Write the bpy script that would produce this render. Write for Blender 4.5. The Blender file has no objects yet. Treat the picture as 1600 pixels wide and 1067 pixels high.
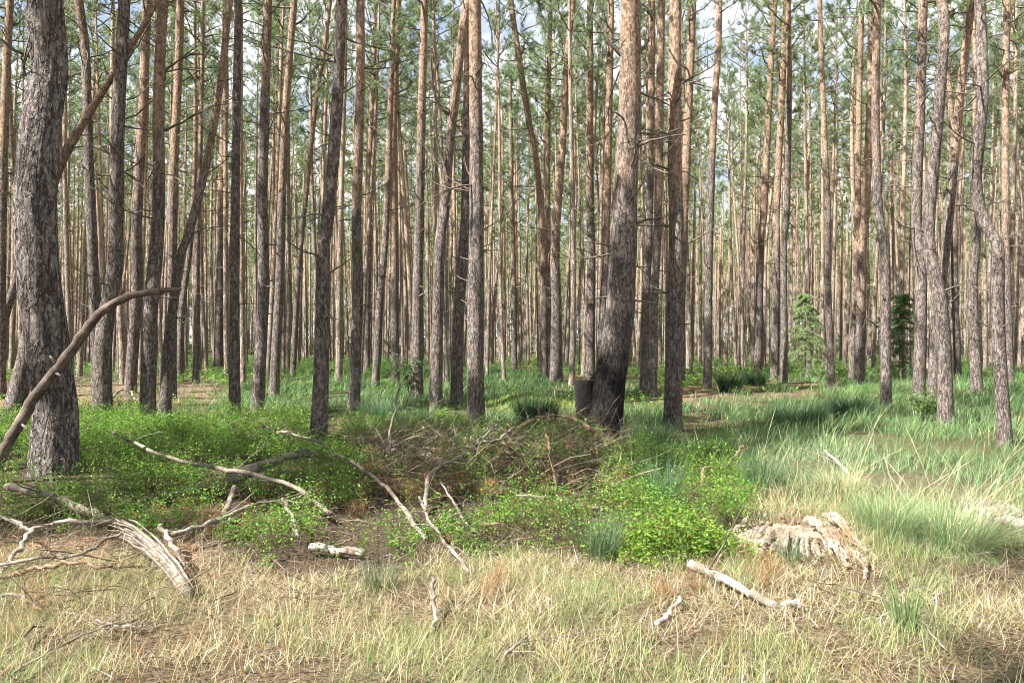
import bpy, math, random
import numpy as np
from mathutils import Vector

# ------------------------------------------------------------------ camera, world, sun, exposure
SC = bpy.context.scene
COL = SC.collection
F, CX, CY, HZ = 1244.0, 800.0, 533.5, 542.0      # photograph measures: focal length, centre and horizon in its pixels
CAMH = 1.6
PITCH = math.atan((HZ - CY) / F)
cam_d = bpy.data.cameras.new("camera"); cam = bpy.data.objects.new("camera", cam_d); COL.objects.link(cam)
cam_d.sensor_width = 36.0; cam_d.lens = 36.0 * F / 1600.0
cam_d.clip_start = 0.05; cam_d.clip_end = 3000
cam.location = (0, 0, CAMH); cam.rotation_euler = (math.pi / 2 + PITCH, 0, 0)
SC.camera = cam

SUN_EL, SUN_AZ = math.radians(50), math.radians(-120)    # azimuth of the sun from +Y, clockwise: behind the viewer, to the left
SUN_DIR = Vector((math.sin(SUN_AZ) * math.cos(SUN_EL), math.cos(SUN_AZ) * math.cos(SUN_EL), math.sin(SUN_EL)))
sun_d = bpy.data.lights.new("sun", 'SUN'); sun = bpy.data.objects.new("sun", sun_d); COL.objects.link(sun)
sun_d.energy = 5.0; sun_d.angle = math.radians(0.5); sun_d.color = (1.0, 0.97, 0.91)
sun.rotation_euler = SUN_DIR.to_track_quat('Z', 'Y').to_euler()

SC.view_settings.view_transform = 'Standard'; SC.view_settings.look = 'None'
SC.view_settings.gamma = 1.0; SC.view_settings.use_curve_mapping = False
SC.view_settings.exposure = 2.1
SC.cycles.filter_width = 1.0
SC.cycles.max_bounces = 6; SC.cycles.diffuse_bounces = 3; SC.cycles.transmission_bounces = 4; SC.cycles.transparent_max_bounces = 4
SC.cycles.caustics_reflective = False; SC.cycles.caustics_refractive = False

def node(nt, kind, ins=None, **props):
    n = nt.nodes.new(kind)
    for k, v in props.items(): setattr(n, k, v)
    for k, v in (ins or {}).items():
        s = n.inputs[k]
        if isinstance(v, bpy.types.NodeSocket): nt.links.new(v, s)
        else: s.default_value = v
    return n

def math_n(nt, op, a, b=0.0, c=0.0, clamp=False):
    n = node(nt, 'ShaderNodeMath', {0: a, 1: b, 2: c}, operation=op); n.use_clamp = clamp
    return n.outputs[0]

def mix_c(nt, f, a, b):
    n = nt.nodes.new('ShaderNodeMix'); n.data_type = 'RGBA'
    for s, v in ((n.inputs[0], f), (n.inputs[6], a), (n.inputs[7], b)):
        if isinstance(v, bpy.types.NodeSocket): nt.links.new(v, s)
        else: s.default_value = v if not isinstance(v, tuple) or len(v) == 4 else (*v, 1)
    return n.outputs[2]

def step_n(nt, v, lo, hi):
    n = node(nt, 'ShaderNodeMapRange', {0: v, 1: lo, 2: hi, 3: 0.0, 4: 1.0}, interpolation_type='SMOOTHSTEP')
    return n.outputs[0]

W = bpy.data.worlds.new("World"); SC.world = W; W.use_nodes = True
nt = W.node_tree; nt.nodes.clear()
sky = node(nt, 'ShaderNodeTexSky', sky_type='NISHITA', sun_disc=False, sun_elevation=SUN_EL, sun_rotation=SUN_AZ)
geo = node(nt, 'ShaderNodeTexCoord')
sep = node(nt, 'ShaderNodeSeparateXYZ', {0: geo.outputs['Generated']})
zc = math_n(nt, 'MAXIMUM', sep.outputs[2], 0.06)
cx = math_n(nt, 'DIVIDE', sep.outputs[0], math_n(nt, 'ADD', zc, 0.25)); cy = math_n(nt, 'DIVIDE', sep.outputs[1], math_n(nt, 'ADD', zc, 0.25))
cv = node(nt, 'ShaderNodeCombineXYZ', {0: cx, 1: cy, 2: 0.7})
cn = node(nt, 'ShaderNodeTexNoise', {'Vector': cv.outputs[0], 'Scale': 2.6, 'Detail': 8.0, 'Roughness': 0.55})
cloud = step_n(nt, cn.outputs['Fac'], 0.37, 0.52)
skyb = mix_c(nt, math_n(nt, 'MULTIPLY_ADD', cloud, .72, .28), sky.outputs[0], (5.6, 5.75, 6.0, 1))
bg = node(nt, 'ShaderNodeBackground', {'Color': skyb, 'Strength': 0.05})
node(nt, 'ShaderNodeOutputWorld', {'Surface': bg.outputs[0]})

# ------------------------------------------------------------------ numbers: noise, ground, projection
rng = np.random.default_rng(11)
random.seed(5)

def hash2(ix, iy, s):
    h = (ix.astype(np.int64) * 374761393 + iy.astype(np.int64) * 668265263 + s * 974711) & 0x7fffffff
    h = ((h ^ (h >> 13)) * 1274126177) & 0x7fffffff
    return ((h ^ (h >> 16)) & 0xffff) / 65535.0

def noise(x, y, s=0):
    x = np.asarray(x, float); y = np.asarray(y, float)
    ix, iy = np.floor(x), np.floor(y); fx, fy = x - ix, y - iy
    fx = fx * fx * (3 - 2 * fx); fy = fy * fy * (3 - 2 * fy)
    a, b, c, d = hash2(ix, iy, s), hash2(ix + 1, iy, s), hash2(ix, iy + 1, s), hash2(ix + 1, iy + 1, s)
    return (a + (b - a) * fx) * (1 - fy) + (c + (d - c) * fx) * fy

def fbm(x, y, s=0, o=3):
    v, a, t = 0, 1.0, 0
    for k in range(o):
        v = v + a * noise(x * 2 ** k + 17 * k, y * 2 ** k - 9 * k, s + k); t += a; a *= .5
    return v / t

def sstep(lo, hi, v):
    t = np.clip((np.asarray(v, float) - lo) / (hi - lo), 0, 1); return t * t * (3 - 2 * t)

def gauss(x, y, cx, cy, sx, sy): return np.exp(-((x - cx) / sx) ** 2 - ((y - cy) / sy) ** 2)

def ground(x, y):
    x = np.asarray(x, float); y = np.asarray(y, float)
    z = 0.42 * sstep(10, 32, y) + 0.2 * gauss(x, y, -4.6, 9.2, 3.2, 2.6)
    z = z + (0.16 * (fbm(x / 3.4, y / 3.4, 3) - .5) + 0.09 * (noise(x / .9, y / .9, 8) - .5)) * sstep(1.0, 5.0, np.abs(y) + np.abs(x))
    z = z + 0.27 * gauss(x, y, 0.35, 19.3, .75, .6)                      # mossy hummock
    z = z + 0.16 * gauss(x, y, 2.6, 6.9, 1.0, .7) + 0.3 * sstep(34, 70, y) * (fbm(x / 14, y / 14, 5) - .5)
    return z

def ray(px, py):
    a, b = (px - CX) / F, (CY - py) / F
    return np.array([a, math.cos(PITCH) - b * math.sin(PITCH), math.sin(PITCH) + b * math.cos(PITCH)])

def on_ground(px, py):
    r = ray(px, py); t = 2.0
    while t < 200:
        p = r * t
        if p[2] + CAMH < ground(p[0], p[1]): break
        t *= 1.004
    return Vector((p[0], p[1], float(ground(p[0], p[1]))))

def at_depth(px, py, d):
    r = ray(px, py); r = r * d / r[1]
    return Vector((r[0], r[1], r[2] + CAMH))

def project(x, y, z):
    c, s = math.cos(PITCH), math.sin(PITCH); zz = z - CAMH
    fw = y * c + zz * s; up = -y * s + zz * c
    fw = np.maximum(fw, 1e-3)
    return CX + F * x / fw, CY - F * up / fw

def in_poly(px, py, poly):
    r = np.zeros(len(px), bool); n = len(poly); j = n - 1
    for i in range(n):
        xi, yi = poly[i]; xj, yj = poly[j]
        c = ((yi > py) != (yj > py)) & (px < (xj - xi) * (py - yi) / ((yj - yi) or 1e-9) + xi)
        r ^= c; j = i
    return r

# ------------------------------------------------------------------ mesh helpers
def mesh_np(name, V, polys, mat=None, tint=None, smooth=False, slots=None):
    """polys: list of int arrays (n, k); slots: matching material indices"""
    me = bpy.data.meshes.new(name)
    V = np.asarray(V, np.float32); me.vertices.add(len(V)); me.vertices.foreach_set('co', V.ravel())
    idx = np.concatenate([p.ravel() for p in polys]).astype(np.int32)
    tot = np.concatenate([np.full(len(p), p.shape[1], np.int32) for p in polys])
    me.loops.add(len(idx)); me.loops.foreach_set('vertex_index', idx)
    me.polygons.add(len(tot)); st = np.concatenate([[0], np.cumsum(tot)[:-1]]).astype(np.int32)
    me.polygons.foreach_set('loop_start', st); me.polygons.foreach_set('loop_total', tot)
    me.polygons.foreach_set('use_smooth', np.full(len(tot), smooth, bool))
    for m in (mat if isinstance(mat, (list, tuple)) else [mat]):
        if m: me.materials.append(m)
    if slots is not None:
        me.polygons.foreach_set('material_index', np.concatenate([np.full(len(p), s, np.int32) for p, s in zip(polys, slots)]))
    if tint is not None:
        a = me.color_attributes.new('tint', 'FLOAT_COLOR', 'POINT')
        c = np.ones((len(V), 4), np.float32); c[:, :3] = tint; a.data.foreach_set('color', c.ravel())
    me.update(calc_edges=True)
    return me

def link(name, data, parent=None, loc=None, rot=None, scale=None):
    o = bpy.data.objects.new(name, data); COL.objects.link(o)
    if parent: o.parent = parent
    if loc is not None: o.location = loc
    if rot is not None: o.rotation_euler = rot
    if scale is not None: o.scale = scale
    return o

def tag(o, label=None, cat=None, group=None, kind=None):
    if label: o['label'] = label
    if cat: o['category'] = cat
    if group: o['group'] = group
    if kind: o['kind'] = kind
    return o

class Geo:
    """collects tubes and faces for one mesh"""
    def __init__(s): s.V = []; s.Q = []; s.T = []; s.n = 0
    def add(s, V, Q=None, T=None):
        s.V.append(np.asarray(V, float))
        if Q is not None and len(Q): s.Q.append(np.asarray(Q) + s.n)
        if T is not None and len(T): s.T.append(np.asarray(T) + s.n)
        s.n += len(V)
    def tube(s, P, R, sides=6, cap=True, rough=0.0, squash=1.0):
        P = np.asarray(P, float); R = np.asarray(R, float); n = len(P)
        t = np.gradient(P, axis=0); t /= np.linalg.norm(t, axis=1)[:, None] + 1e-9
        ref = np.array([0, 1, 0.]) if abs(t[0][1]) < .9 else np.array([1., 0, 0])
        u = np.cross(t, ref); u /= np.linalg.norm(u, axis=1)[:, None] + 1e-9
        w = np.cross(t, u)
        a = np.linspace(0, 2 * np.pi, sides, endpoint=False)
        rr = R[:, None] * np.ones(sides)[None]
        if rough: rr = rr * (1 + rough * (rng.random(rr.shape) - .5) * 2)
        V = P[:, None] + rr[..., None] * (np.cos(a)[None, :, None] * u[:, None] + squash * np.sin(a)[None, :, None] * w[:, None])
        V = V.reshape(-1, 3)
        i = np.arange(n - 1)[:, None] * sides; k = np.arange(sides)[None]; k2 = (k + 1) % sides
        Q = np.stack([i + k, i + k2, i + k2 + sides, i + k + sides], -1).reshape(-1, 4)
        T = []
        if cap:
            for b, sgn in ((0, 1), ((n - 1) * sides, -1)):
                c = len(V); V = np.vstack([V, P[0 if b == 0 else -1]])
                for j in range(sides):
                    T.append((b + (j + 1) % sides, b + j, c) if sgn > 0 else (b + j, b + (j + 1) % sides, c))
        s.add(V, Q, np.array(T) if T else None)
    def mesh(s, name, mat, smooth=True):
        polys = []
        if s.Q: polys.append(np.vstack(s.Q))
        if s.T: polys.append(np.vstack(s.T))
        return mesh_np(name, np.vstack(s.V), polys, mat, smooth=smooth)

def spline(P, n):
    P = np.asarray(P, float); m = len(P)
    if m == 2: return P[0] + (P[1] - P[0]) * np.linspace(0, 1, n)[:, None]
    A = np.vstack([2 * P[0] - P[1], P, 2 * P[-1] - P[-2]])
    L = np.concatenate([[0], np.cumsum(np.linalg.norm(np.diff(P, axis=0), axis=1) + 1e-6)])
    s = np.linspace(0, L[-1], n); out = []
    for v in s:
        i = min(int(np.searchsorted(L, v, 'right')) - 1, m - 2); t = (v - L[i]) / (L[i + 1] - L[i])
        p0, p1, p2, p3 = A[i:i + 4]
        out.append(.5 * (2 * p1 + (p2 - p0) * t + (2 * p0 - 5 * p1 + 4 * p2 - p3) * t ** 2 + (3 * p1 - p0 - 3 * p2 + p3) * t ** 3))
    return np.array(out)

def blades(P, h, w, az, lean, bend, face=None, K=3):
    """grass blades: arrays of roots, lengths, widths, lean azimuths, lean and bend amounts -> V, quads, index of the blade per vertex"""
    n = len(P); t = np.linspace(0, 1, K + 1)
    d = np.stack([np.cos(az), np.sin(az), np.zeros(n)], 1)
    face = az + np.pi / 2 + rng.normal(0, .7, n) if face is None else face
    f = np.stack([np.cos(face), np.sin(face), np.zeros(n)], 1)
    ang = lean[:, None] + bend[:, None] * t[None]                 # angle off the vertical along the blade
    seg = h[:, None] / K
    dx = np.cumsum(np.concatenate([np.zeros((n, 1)), np.sin(ang[:, 1:]) * seg], 1), 1)
    dz = np.cumsum(np.concatenate([np.zeros((n, 1)), np.cos(ang[:, 1:]) * seg], 1), 1)
    C = P[:, None] + d[:, None] * dx[..., None]; C[..., 2] += dz
    ww = w[:, None] * (1 - t[None] ** 1.6 * .92) * .5
    V = np.stack([C - f[:, None] * ww[..., None], C + f[:, None] * ww[..., None]], 2)     # n, K+1, 2, 3
    V = V.reshape(-1, 3); b = np.arange(n)[:, None] * (2 * (K + 1)); k = np.arange(K)[None] * 2
    Q = np.stack([b + k, b + k + 1, b + k + 3, b + k + 2], -1).reshape(-1, 4)
    return V, Q, np.repeat(np.arange(n), 2 * (K + 1))

def leaves(P, az, el, L, Wd):
    """small leaves folded on the midrib: two triangles each side"""
    n = len(P)
    d = np.stack([np.cos(az) * np.cos(el), np.sin(az) * np.cos(el), np.sin(el)], 1)
    s = np.stack([-np.sin(az), np.cos(az), np.zeros(n)], 1); u = np.cross(d, s)
    roll = rng.normal(0, .5, n)[:, None]; s2 = s * np.cos(roll) + u * np.sin(roll); u2 = np.cross(d, s2)
    L = L[:, None]; Wd = Wd[:, None]
    V = np.stack([P, P + d * L * .5 + s2 * Wd * .5 - u2 * Wd * .12, P + d * L, P + d * L * .5 - s2 * Wd * .5 - u2 * Wd * .12], 1).reshape(-1, 3)
    b = np.arange(n) * 4
    T = np.concatenate([np.stack([b, b + 1, b + 2], 1), np.stack([b, b + 2, b + 3], 1)])
    return V, T, np.repeat(np.arange(n), 4)

# ------------------------------------------------------------------ materials
def new_mat(name):
    m = bpy.data.materials.new(name); m.use_nodes = True; m.node_tree.nodes.clear(); return m, m.node_tree

def finish(nt, col, rough=.8, normal=None, spec=.25):
    ins = {'Base Color': col, 'Roughness': rough, 'Specular IOR Level': spec}
    if normal is not None: ins['Normal'] = normal
    p = node(nt, 'ShaderNodeBsdfPrincipled', ins)
    node(nt, 'ShaderNodeOutputMaterial', {'Surface': p.outputs[0]})
    return p

def leaf_mat(name, trans=.35, rough=.6, rnd=.0):
    m, nt = new_mat(name)
    a = node(nt, 'ShaderNodeAttribute', attribute_name='tint')
    col = a.outputs['Color']
    if rnd:
        oi = node(nt, 'ShaderNodeObjectInfo')
        h = node(nt, 'ShaderNodeHueSaturation', {'Hue': math_n(nt, 'MULTIPLY_ADD', oi.outputs['Random'], .06, .475), 'Saturation': math_n(nt, 'MULTIPLY_ADD', oi.outputs['Random'], -.35, 1.1),
                 'Value': math_n(nt, 'MULTIPLY_ADD', oi.outputs['Random'], .5, .75), 'Color': col}); col = h.outputs[0]
    p = node(nt, 'ShaderNodeBsdfPrincipled', {'Base Color': col, 'Roughness': rough, 'Specular IOR Level': .25})
    t = node(nt, 'ShaderNodeBsdfTranslucent', {'Color': col})
    mx = node(nt, 'ShaderNodeMixShader', {0: trans, 1: p.outputs[0], 2: t.outputs[0]})
    node(nt, 'ShaderNodeOutputMaterial', {'Surface': mx.outputs[0]})
    return m

def bark_mat(name, lowd, lowl, upd, upl, plate=26.0, bump=.9, lichen=.5):
    m, nt = new_mat(name)
    tc = node(nt, 'ShaderNodeTexCoord'); oi = node(nt, 'ShaderNodeObjectInfo')
    off = node(nt, 'ShaderNodeVectorMath', {0: tc.outputs['Object'], 1: node(nt, 'ShaderNodeCombineXYZ', {0: 0.0, 1: 0.0, 2: math_n(nt, 'MULTIPLY', oi.outputs['Random'], 57.0)}).outputs[0]}, operation='ADD').outputs[0]
    mp = node(nt, 'ShaderNodeMapping', {0: off, 3: (1, 1, .24)}).outputs[0]
    fis = node(nt, 'ShaderNodeTexNoise', {'Vector': mp, 'Scale': plate, 'Detail': 3.0, 'Roughness': .6, 'Distortion': .6})
    rdg = math_n(nt, 'ABSOLUTE', math_n(nt, 'SUBTRACT', fis.outputs['Fac'], .5))
    wob = node(nt, 'ShaderNodeTexNoise', {'Vector': off, 'Scale': 30.0, 'Detail': 4.0})
    wv = node(nt, 'ShaderNodeVectorMath', {0: wob.outputs['Color'], 1: (.07, .07, .07)}, operation='MULTIPLY').outputs[0]
    wp = node(nt, 'ShaderNodeVectorMath', {0: node(nt, 'ShaderNodeMapping', {0: off, 3: (1, 1, .5)}).outputs[0], 1: wv}, operation='ADD').outputs[0]
    vc = node(nt, 'ShaderNodeTexVoronoi', {'Vector': wp, 'Scale': 38.0}, feature='F1')
    fine = node(nt, 'ShaderNodeTexNoise', {'Vector': off, 'Scale': 70.0, 'Detail': 5.0, 'Roughness': .7})
    big = node(nt, 'ShaderNodeTexNoise', {'Vector': node(nt, 'ShaderNodeMapping', {0: off, 3: (1, 1, .35)}).outputs[0], 'Scale': 3.2, 'Detail': 5.0, 'Roughness': .6})
    z = node(nt, 'ShaderNodeSeparateXYZ', {0: tc.outputs['Object']}).outputs[2]
    tone = node(nt, 'ShaderNodeAttribute', attribute_type='OBJECT', attribute_name='orange_from').outputs['Fac']
    zz = math_n(nt, 'SUBTRACT', math_n(nt, 'ADD', z, math_n(nt, 'MULTIPLY_ADD', big.outputs['Fac'], 9.0, -6.2)), tone)
    up = step_n(nt, zz, -1.2, 2.6)
    sepc = node(nt, 'ShaderNodeSeparateColor', {0: vc.outputs['Color']})
    v = math_n(nt, 'ADD', math_n(nt, 'MULTIPLY', fine.outputs['Fac'], .55), math_n(nt, 'MULTIPLY', sepc.outputs[0], .45))
    v = step_n(nt, v, .22, .78)
    low = mix_c(nt, v, lowd, lowl); upc = mix_c(nt, v, upd, upl)
    col = mix_c(nt, up, low, upc)
    flk = node(nt, 'ShaderNodeTexNoise', {'Vector': node(nt, 'ShaderNodeMapping', {0: off, 3: (1, 1, .6)}).outputs[0], 'Scale': 34.0, 'Detail': 4.0, 'Roughness': .75})
    lm = math_n(nt, 'MULTIPLY', step_n(nt, flk.outputs['Fac'], .56, .68), lichen)
    col = mix_c(nt, lm, col, (.50, .46, .42))
    crack = step_n(nt, rdg, .0, .055)
    crk = math_n(nt, 'MULTIPLY', math_n(nt, 'SUBTRACT', 1.0, crack), math_n(nt, 'MULTIPLY_ADD', up, -.45, .72))
    col = mix_c(nt, crk, col, (.035, .027, .022))
    ch = node(nt, 'ShaderNodeAttribute', attribute_type='OBJECT', attribute_name='char_shade_to').outputs['Fac']
    cm = step_n(nt, math_n(nt, 'SUBTRACT', math_n(nt, 'MULTIPLY_ADD', big.outputs['Fac'], 2.6, ch), math_n(nt, 'ADD', z, 1.3)), -.55, .55)
    col = mix_c(nt, cm, col, mix_c(nt, v, (.006, .0055, .0055), (.032, .029, .027)))  # black foot: char, with the shade lying on it painted in as well
    hgt = math_n(nt, 'ADD', math_n(nt, 'MULTIPLY', crack, math_n(nt, 'MULTIPLY_ADD', up, -.6, 1.0)), math_n(nt, 'MULTIPLY', fine.outputs['Fac'], .55))
    hgt = math_n(nt, 'ADD', hgt, math_n(nt, 'MULTIPLY', flk.outputs['Fac'], .5))
    b = node(nt, 'ShaderNodeBump', {'Height': hgt, 'Strength': bump, 'Distance': .02})
    finish(nt, col, .9, b.outputs[0], .12)
    return m

def wood_mat(name, dark, light, scale=1.0, rust=None, stretch=1.0):
    m, nt = new_mat(name)
    tc = node(nt, 'ShaderNodeTexCoord')
    vv = node(nt, 'ShaderNodeMapping', {0: tc.outputs['Object'], 3: (1, 1, stretch)}).outputs[0]
    n1 = node(nt, 'ShaderNodeTexNoise', {'Vector': vv, 'Scale': (7.0 if stretch == 1 else 16.0) * scale, 'Detail': 6.0, 'Roughness': .7})
    n2 = node(nt, 'ShaderNodeTexNoise', {'Vector': vv, 'Scale': 55.0 * scale, 'Detail': 4.0, 'Roughness': .7})
    v = step_n(nt, math_n(nt, 'ADD', math_n(nt, 'MULTIPLY', n1.outputs['Fac'], .6), math_n(nt, 'MULTIPLY', n2.outputs['Fac'], .4)), .36, .62)
    col = mix_c(nt, v, dark, light)
    if rust:
        n3 = node(nt, 'ShaderNodeTexNoise', {'Vector': tc.outputs['Object'], 'Scale': 4.0, 'Detail': 4.0})
        col = mix_c(nt, step_n(nt, n3.outputs['Fac'], .5, .68), col, rust)
    b = node(nt, 'ShaderNodeBump', {'Height': math_n(nt, 'ADD', n1.outputs['Fac'], n2.outputs['Fac']), 'Strength': .8, 'Distance': .012})
    finish(nt, col, .85, b.outputs[0], .15)
    return m

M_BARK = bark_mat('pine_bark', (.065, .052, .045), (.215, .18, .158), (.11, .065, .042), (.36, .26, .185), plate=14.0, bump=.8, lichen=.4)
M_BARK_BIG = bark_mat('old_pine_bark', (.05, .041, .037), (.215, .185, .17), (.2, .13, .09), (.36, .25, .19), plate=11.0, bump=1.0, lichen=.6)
M_BARK_FAR = bark_mat('far_pine_bark', (.11, .087, .068), (.37, .305, .245), (.17, .115, .08), (.44, .335, .25), plate=11.0, bump=.6, lichen=.3)  # paler copy of the bark, sunlight on distant trunks put into its colour
M_TWIG = wood_mat('dead_limb_wood', (.05, .04, .033), (.17, .138, .11))
M_PALE = wood_mat('bleached_wood', (.10, .083, .068), (.28, .243, .20), rust=(.085, .065, .05))
M_GREY = wood_mat('weathered_branch', (.09, .073, .06), (.27, .23, .185), rust=(.075, .055, .042))
M_BRUSH = wood_mat('dead_twig_wood', (.04, .028, .02), (.27, .21, .15), rust=(.075, .045, .028))
M_BROWN = wood_mat('brown_branch', (.08, .05, .034), (.24, .16, .105))
M_WHITE = wood_mat('white_deadwood', (.16, .14, .115), (.38, .345, .295), rust=(.16, .125, .095))
M_STUMP = wood_mat('rotten_stump_wood', (.085, .065, .048), (.35, .29, .22), rust=(.17, .11, .07), stretch=.25)
M_ROT = wood_mat('crumbled_rotten_wood', (.08, .06, .045), (.29, .23, .17))
M_LIMB = wood_mat('limb_bark', (.04, .03, .025), (.155, .12, .096), rust=(.19, .155, .125))
M_CHAR = wood_mat('charred_wood', (.006, .0055, .0055), (.03, .027, .025))
M_NEEDLE = leaf_mat('pine_needles', .42, .55, rnd=1)
M_GRASS = leaf_mat('grass_blades', .35, .6)
M_LEAF = leaf_mat('shrub_leaves', .48, .45)

mg, nt = new_mat('forest_floor')
ta = node(nt, 'ShaderNodeAttribute', attribute_name='tint')
tc = node(nt, 'ShaderNodeTexCoord')
g1 = node(nt, 'ShaderNodeTexNoise', {'Vector': tc.outputs['Object'], 'Scale': 3.0, 'Detail': 8.0, 'Roughness': .7})
g2 = node(nt, 'ShaderNodeTexNoise', {'Vector': tc.outputs['Object'], 'Scale': 40.0, 'Detail': 5.0, 'Roughness': .75})
g3 = node(nt, 'ShaderNodeTexVoronoi', {'Vector': tc.outputs['Object'], 'Scale': 55.0}, feature='F1')
s3 = node(nt, 'ShaderNodeSeparateColor', {0: g3.outputs['Color']})
v = math_n(nt, 'ADD', math_n(nt, 'MULTIPLY', g2.outputs['Fac'], .6), math_n(nt, 'MULTIPLY', s3.outputs[0], .4))
dk = node(nt, 'ShaderNodeHueSaturation', {'Value': .35, 'Saturation': 1.1, 'Color': ta.outputs['Color']})
lt = node(nt, 'ShaderNodeHueSaturation', {'Value': 1.5, 'Saturation': .9, 'Color': ta.outputs['Color']})
col = mix_c(nt, step_n(nt, v, .25, .75), dk.outputs[0], lt.outputs[0])
col = mix_c(nt, math_n(nt, 'MULTIPLY', step_n(nt, g1.outputs['Fac'], .5, .66), .6), col, (.12, .075, .045))
b = node(nt, 'ShaderNodeBump', {'Height': math_n(nt, 'ADD', g1.outputs['Fac'], g2.outputs['Fac']), 'Strength': 1.0, 'Distance': .05})
finish(nt, col, .95, b.outputs[0], .1)
M_FLOOR = mg

# ------------------------------------------------------------------ zones of the ground, read as outlines in the photograph's pixels and laid on the ground
Z_BIL = [(-500, 655), (60, 645), (170, 655), (330, 662), (480, 672), (560, 680), (640, 700), (720, 735), (790, 762), (900, 785), (1000, 762), (1080, 762), (1175, 790), (1180, 845),
         (1120, 868), (1000, 870), (900, 862), (800, 868), (690, 870), (600, 895), (520, 905), (430, 900), (340, 862), (230, 845), (100, 838), (-500, 850)]
Z_BIL2 = [(560, 655), (700, 660), (760, 690), (900, 690), (1040, 700), (1130, 690), (1160, 760), (1000, 760), (900, 740), (760, 720), (600, 690), (540, 672)]
Z_GRASS_R = [(1010, 660), (1090, 625), (1230, 598), (1500, 592), (2300, 592), (2300, 850), (1600, 868), (1480, 880), (1385, 862), (1335, 800), (1180, 786), (1090, 765), (1010, 720)]
Z_GRASS_C = [(300, 610), (540, 592), (700, 580), (900, 585), (1010, 600), (1060, 640), (1010, 700), (930, 700), (760, 690), (600, 662), (480, 650), (330, 655), (180, 640)]
Z_BRUSH = [(555, 690), (650, 680), (740, 700), (800, 682), (940, 682), (1000, 740), (960, 790), (880, 812), (760, 800), (690, 790), (600, 800), (545, 770)]
Z_BRUSH2 = [(-400, 850), (120, 840), (310, 850), (340, 900), (300, 950), (60, 980), (-400, 990)]
Z_PALE = [(1190, 700), (1330, 690), (1460, 730), (1640, 760), (2300, 760), (2300, 830), (1560, 835), (1400, 800), (1260, 770)]
Z_LITTER = [(1130, 588), (1320, 592), (1340, 612), (1190, 640), (1130, 690), (1060, 690), (1060, 640)]
Z_LITTER2 = [(250, 600), (345, 598), (350, 630), (300, 645), (110, 640), (110, 600)]
Z_LITTER3 = [(840, 570), (1000, 575), (1000, 610), (880, 608)]

# the ground sheet
def floor_mesh():
    ys = np.concatenate([np.linspace(-120, -6, 20), np.linspace(-5, 2, 22), 2 + np.cumsum(np.full(260, .06)), [18 + .2 * k for k in range(60)], 30 + np.geomspace(.6, 900, 60)])
    ys = np.unique(ys)
    xs = np.concatenate([-np.geomspace(9, 900, 40)[::-1], np.linspace(-8.9, 8.9, 240), np.geomspace(9, 900, 40)])
    X, Y = np.meshgrid(xs, ys); x, y = X.ravel(), Y.ravel(); z = ground(x, y)
    px, py = project(x, y, z); ok = y > 1.5
    straw, brown, moss, earth, pale = (np.array(c) for c in ((.16, .118, .07), (.17, .10, .06), (.07, .085, .03), (.085, .062, .042), (.36, .29, .2)))
    n1 = fbm(x / 1.3, y / 1.3, 21)[:, None]; n2 = fbm(x / 4, y / 4, 31)[:, None]
    col = earth * (1 - sstep(.45, .65, n2)) + brown * 1.4 * sstep(.45, .65, n2)
    near = (py > 850)[:, None] | ~ok[:, None]
    col = np.where(near, straw * (.75 + .5 * n1), col)
    for poly, c in ((Z_BIL, earth), (Z_BIL2, earth * .9), (Z_GRASS_C, moss), (Z_GRASS_R, moss * .7 + straw * .3), (Z_BRUSH, earth * .75), (Z_BRUSH2, brown * 1.5), (Z_PALE, moss * .7 + pale * .22), (Z_LITTER, straw * .9), (Z_LITTER2, straw), (Z_LITTER3, straw)):  # soil under the brush darkened to paint the shadows among its twigs
        m = in_poly(px + rng.normal(0, 14, len(px)), py + rng.normal(0, 5, len(py)), poly) & ok
        if poly in (Z_LITTER, Z_LITTER2, Z_LITTER3): m = m & (fbm(x / 1.1, y / 1.6, 77) > .5)
        col = np.where(m[:, None], c * (.7 + .6 * n1), col)
    col = np.clip(col, .01, .8)
    nx = len(xs); i = np.arange(len(ys) - 1)[:, None] * nx; k = np.arange(nx - 1)[None]
    Q = np.stack([i + k, i + k + 1, i + k + 1 + nx, i + k + nx], -1).reshape(-1, 4)
    return mesh_np('forest_floor', np.stack([x, y, z], 1), [Q], M_FLOOR, col, True)
tag(link('forest_floor', floor_mesh()), kind='structure')

# ------------------------------------------------------------------ pines
def jit(p, s): return p + rng.normal(0, s, np.shape(p))

def limb(geo, start, az, el, L, r, sides=4, twigs=3, curve=.5, n=6):
    """a dead limb with side twigs"""
    P = [np.array(start, float)]; e, a = el, az
    for k in range(n - 1):
        e += curve / n + rng.normal(0, .14); a += rng.normal(0, .16)
        P.append(P[-1] + np.array([math.cos(a) * math.cos(e), math.sin(a) * math.cos(e), math.sin(e)]) * L / (n - 1))
    P = np.array(P); geo.tube(P, np.linspace(r, r * .3, n), sides, cap=False)
    for t in range(twigs):
        k = rng.integers(2, n); q = P[k - 1] + (P[k] - P[k - 1]) * rng.random() if k < n else P[-1]
        a2 = a + rng.choice([-1, 1]) * rng.uniform(.4, 1.2); e2 = e + rng.uniform(-.5, .6); l2 = L * rng.uniform(.2, .5)
        m = q + np.array([math.cos(a2) * math.cos(e2), math.sin(a2) * math.cos(e2), math.sin(e2)]) * l2 * .5
        geo.tube([q, m, m + (m - q) * .9 + rng.normal(0, l2 * .08, 3)], [r * .45, r * .35, r * .2], 3, cap=False)

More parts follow.
